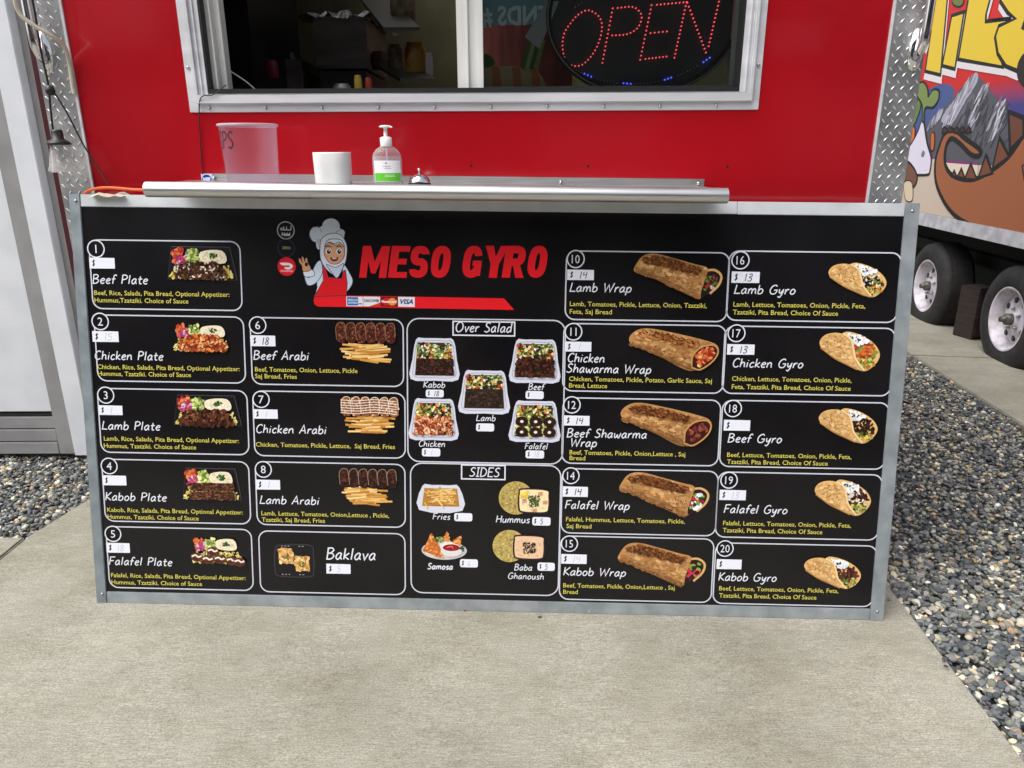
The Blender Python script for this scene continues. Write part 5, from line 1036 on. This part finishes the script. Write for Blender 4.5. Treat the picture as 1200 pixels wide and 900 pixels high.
MB().box(S0,S0+.03,zk,2.9,-2.2,.0).build('rear_edge', M_alu, pt)
# wheels
def wheel(u, v, r_=.345):
    p = on_plane(u, v, snrm*(Pn+.0), snrm); s_ = float(-(p@vpd)); c_ = (s_, float(p[2]), 0)
    w_ = MB(); 
    tp_ = [(.215,-.005),(.235,.010),(.285,.016),(.335,.006),(.358,-.014),(.368,-.04),(.372,-.12),(.368,-.20),(.355,-.228),(.31,-.24),(.22,-.235),(.20,-.10)]
    w_.lathe([(a,b) for a, b in tp_], 56, (0,0,0)); wo = w_.build('wheel', M_rubber, pt); wo.location = (c_[0],c_[1],-.055)
    g_ = MB(); NG = 72
    for k in range(NG):
        a = 2*math.pi*k/NG; R1 = .3735
        for zc_, off_ in ((-.05,0),(-.085,.5),(-.12,0),(-.155,.5),(-.19,0)):
            an = a+off_*2*math.pi/NG; da = .028; g_.add([(math.cos(an-da)*R1,math.sin(an-da)*R1,zc_-.011),(math.cos(an+da)*R1,math.sin(an+da)*R1,zc_-.011),(math.cos(an+da)*R1,math.sin(an+da)*R1,zc_+.011),(math.cos(an-da)*R1,math.sin(an-da)*R1,zc_+.011)], [(0,1,2,3)])
    o_ = g_.build('tyre_tread', M_rubber, wo); o_['kind'] = 'stuff'
    MB().lathe([(.222,.006),(.212,.008),(.206,-.002),(.200,-.03),(.188,-.045),(.186,-.075),(.176,-.080),(.150,-.060),(.10,-.050),(.055,-.046),(.052,-.030),(.0,-.030)], 48, (0,0,0)).build('rim', M_rim, wo)
    for k in range(8): a = 2*math.pi*k/8+.2; MB().lathe([(0,.0),(.021,.0),(.021,-.01)], 14, (math.cos(a)*.130,math.sin(a)*.130,-.0505)).build('rim_hole', M_black, wo)
    for k in range(5):
        a = 2*math.pi*k/5+.5; MB().lathe([(0,.0),(.008,-.001),(.011,-.006),(.011,-.022)], 6, (math.cos(a)*.073,math.sin(a)*.073,-.022)).build('lug_nut', M_screw, wo)
    MB().lathe([(0,.045),(.018,.044),(.020,.040),(.020,.012),(.036,.010),(.040,.004),(.040,-.045)], 24).build('hub_cap', M_hub, wo)
    return s_
s1_ = wheel(1081,335); s2_ = wheel(1175,374)
# far-side wheels as plain copies of the tyre outline
for o_ in [o_ for o_ in list(C.objects) if o_.name.startswith('wheel') and o_.parent == pt]:
    c2 = o_.copy(); C.objects.link(c2); c2.parent = pt; c2.location.z -= 1.85
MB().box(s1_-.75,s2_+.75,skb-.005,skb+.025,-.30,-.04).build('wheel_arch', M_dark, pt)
# mural, flat paint on the body side
mp_ = Paint(.0, 1.2e-5)
def Z4(x, y): return SPt(860+x/3.53, y/3.53)
def Z7(x, y): return SPt(1060+x/5.63, 60+y/5.63)
def mpoly(pts, col, f=Z7, sm=False, ol=0):
    q_ = [f(*p) for p in pts]; q_ = smooth_path(q_,4,True) if sm else q_; mp_.poly(q_, lin(col))
    if ol: mp_.ribbon(q_, ol, lin((18,14,16)), True)
sA, sB = S0+.03, S1; z1m, z0m = 2.88, zk+.001
hzr = lambda v: Z7(500,v)[1]
mp_.grad([(sA,z0m),(sB,z0m),(sB,hzr(720)),(sA,hzr(720))], [lin((196,178,160)),lin((200,184,166)),lin((206,190,176)),lin((200,182,168))])
mp_.grad([(sA,hzr(720)),(sB,hzr(720)),(sB,hzr(380)),(sA,hzr(380))], [lin((120,50,120)),lin((130,56,120)),lin((58,60,130)),lin((52,72,130))])
mp_.grad([(sA,hzr(380)),(sB,hzr(380)),(sB,hzr(220)),(sA,hzr(220))], [lin((52,72,130)),lin((70,60,120)),lin((196,28,28)),lin((180,30,40))])
mp_.grad([(sA,hzr(220)),(sB,hzr(220)),(sB,z1m),(sA,z1m)], [lin((200,28,24)),lin((204,28,26)),lin((214,40,30)),lin((206,34,30))])
mpoly([(-80,480),(60,330),(160,250),(260,215),(330,260),(250,420),(80,520)], (70,86,140), Z7, True)
# mountain
mpoly([(90,540),(150,480),(300,330),(400,210),(470,140),(540,220),(620,330),(690,360),(700,760),(220,740)], (84,84,92), Z7)
mpoly([(250,430),(400,230),(470,140),(480,200),(400,330),(320,470),(270,480)], (176,172,190), Z7, True); mpoly([(440,420),(480,300),(520,220),(555,240),(520,330),(450,520),(425,540)], (150,148,164), Z7, True)
mpoly([(540,600),(570,440),(620,330),(660,350),(650,470),(590,560)], (160,158,174), Z7, True); mpoly([(150,500),(230,400),(250,410),(190,480)], (160,156,180), Z7, True); mpoly([(330,500),(430,300),(460,320),(360,520)], (104,104,114), Z7, True)
for poly_, cols_ in (([(250,430),(400,230),(470,140),(480,200),(400,330),(320,470),(270,480)],[(206,202,216),(150,148,160),(176,172,188),(120,120,130)]),([(440,420),(480,300),(520,220),(555,240),(520,330),(450,520),(425,540)],[(196,192,208),(140,138,150),(104,104,112)]),([(540,600),(570,440),(620,330),(660,350),(650,470),(590,560)],[(206,204,218),(150,148,160),(110,108,118)]),([(150,500),(230,400),(250,410),(190,480)],[(186,182,200),(120,120,130)]),([(330,500),(430,300),(560,300),(680,380),(690,600),(500,640)],[(78,78,86),(92,92,102),(70,70,78)])):
    blobs(mp_, [Z7(*p) for p in poly_], 60, .010, cols_, 5.0, 1.0, .10, 10)
mp_.poly([Z7(280,718),Z7(490,738),Z7(490,752),Z7(280,730)], lin((140,40,120))); mpoly([(275,735),(490,752),(480,830),(320,820)], (222,208,190), Z7)
# tail creature
mpoly([(235,620),(270,545),(330,520),(400,575),(500,650),(490,690),(440,680),(370,610),(310,575),(275,630),(270,740),(320,820),(440,850),(560,800),(690,700),(790,560),(830,560),(900,760),(900,1200),(760,1240),(560,1200),(330,1080),(220,900),(205,740)], (156,92,56), Z7, True, .036)
for tp3 in ([(314,826),(330,788),(348,826)],[(348,832),(378,775),(402,838)],[(398,846),(440,742),(482,846)],[(488,838),(540,685),(584,806)],[(582,778),(630,572),(694,696)]): mpoly(tp3, (116,66,44), Z7, False, .022)
mpoly([(690,400),(790,440),(790,560),(700,650)], (106,60,42), Z7, False, .03)
mpoly([(780,760),(840,700),(860,900),(820,1000)], (150,86,54), Z7, False, .014)
for k in range(5): mpoly([(250+40*k,540-k%2*8),(265+40*k,500),(290+38*k,530)], (70,40,30), Z7, True, .016)
# onion, leaves, mushroom, carrot
mpoly([(55,480),(90,320),(110,360),(70,480)], (96,128,60), Z7, True, .008); mpoly([(30,510),(70,505),(60,600),(20,620)], (214,110,40), Z7, True, .010); mpoly([(178,550),(200,545),(196,640),(178,650)], (206,100,40), Z7, True, .010)
mpoly([(115,460),(130,470),(150,600),(178,700),(170,790),(150,815),(60,810),(5,760),(10,670),(60,590),(95,520)], (222,216,232), Z7, True, .02); mpoly([(112,690),(125,655),(138,670),(128,700)], (120,116,128), Z7, True)
mpoly([(120,460),(120,360),(85,290),(90,220),(130,205),(155,250),(160,300),(190,255),(228,260),(225,320),(190,370),(145,370),(132,400),(130,460)], (122,140,74), Z7, True, .018)
mpoly([(-60,720),(20,725),(75,790),(85,850),(60,895),(30,860),(-60,850)], (116,74,58), Z7, True, .02); mpoly([(0,870),(50,865),(55,980),(10,980)], (214,196,166), Z7, True, .009)
# lettering MiES with white halo and black outline
LT = [[(770,150),(790,20),(800,-60),(885,-60),(882,0),(855,302),(797,288),(822,120),(800,175),(788,150)], [(905,72),(950,58),(915,277),(868,265)], [(985,-60),(1075,-60),(1058,0),(1042,60),(1040,98),(1150,85),(1100,120),(1090,160),(1110,270),(935,238)], [(1110,0),(1120,-60),(1290,-60),(1290,75),(1220,50),(1200,90),(1190,120),(1260,150),(1270,250),(1180,285),(1130,265),(1098,215),(1088,150),(1100,115),(1175,78),(1140,45)]]
for L_ in LT: q_ = [Z4(x, y+22) for x, y in L_]; mp_.poly(q_, lin((226,218,220))); mp_.ribbon(q_, .075, lin((226,218,220)), True)
for L_ in LT: q_ = [Z4(*p) for p in L_]; mp_.ribbon(q_, .056, lin((20,16,16)), True); mp_.poly(q_, lin((228,196,50)))
mpoly([(x, y) for x, y in [(905,0),(930,-20),(952,0),(945,22),(925,27),(910,18)]], (110,118,50), Z4, True, .012)
mpoly([(1180,260),(1215,215),(1260,240),(1250,340),(1210,360),(1178,320)], (40,26,26), Z4, True, .01)
mu = mp_.build('mural', pt, M_paint); mu['label'] = 'spray painted mural with yellow letters, grey mountain and brown tail'
# wooden block between the wheels
bl = on_plane(1137,410,(0,0,-.04),(SL,0,1)); blo = MB().box(-.12,.05,-.08,.10,0,.40).box(-.115,.04,-.09,-.081,.02,.36).build('wooden_block', M_wood, bevel=.006)
blo.location = (float(bl[0])+.18, float(bl[1])+.25, gz(float(bl[0]))); blo.rotation_euler = (0,0,.25); tag(blo, 'dark wooden block standing between the two white rimmed wheels', 'block')

# ------------------------------------------------------------------ across the lane, behind the viewer (seen only in reflections)
M_opp = noisy(mat('opposite_wall', (.05,.05,.045), .8), (.035,.035,.03), (.07,.065,.055), 1.2)
op = empty('opposite_building', (0,-9,0), 'long dark building across the lane behind the viewer', 'building')
o = MB().box(-14,14,-9.4,-9,-.3,6.2).build('wall', M_opp); child(o, op)
o = MB().box(-14.3,14.3,-10,-8.6,6.2,6.4).build('roof', M_wallg); child(o, op)
for a_, b_, c_, d_ in ((-7.4,-5.9,3.1,4.6),(-5.4,-4.0,3.4,4.4),(4.4,5.3,2.9,3.4),(5.0,6.6,3.9,4.7)):
    o = MB().box(a_,b_,-9.0,-8.95,c_,d_).build('reflection_panel', M_wallw); child(o, op)  # pale panels added to give the red paint light reflections
for k in range(6):
    o = MB().box(-12+4.2*k,-10.2+4.2*k,-9.0,-8.96,.9,2.4).build('window', M_wallg2); child(o, op)
# small stones and a bolt on the concrete
def pebble(u, v, r_, label, mt):
    p = gnd(u, v); m_ = MB(); m_.lathe([(0,-.2*r_),(r_*.8,0),(r_,.25*r_),(r_*.7,.55*r_),(0,.65*r_)], 9, (0,0,0), 'z', 1, .75); o = m_.build('pebble', mt); o.location = (float(p[0]),float(p[1]),float(p[2])); tag(o, label, 'pebble')
pebble(632.5,723.5,.007,'dark flat pebble on the concrete just below the menu board',M_hub)
pebble(545,715.5,.006,'small dark red chip under the lower edge of the board',M_redcup)
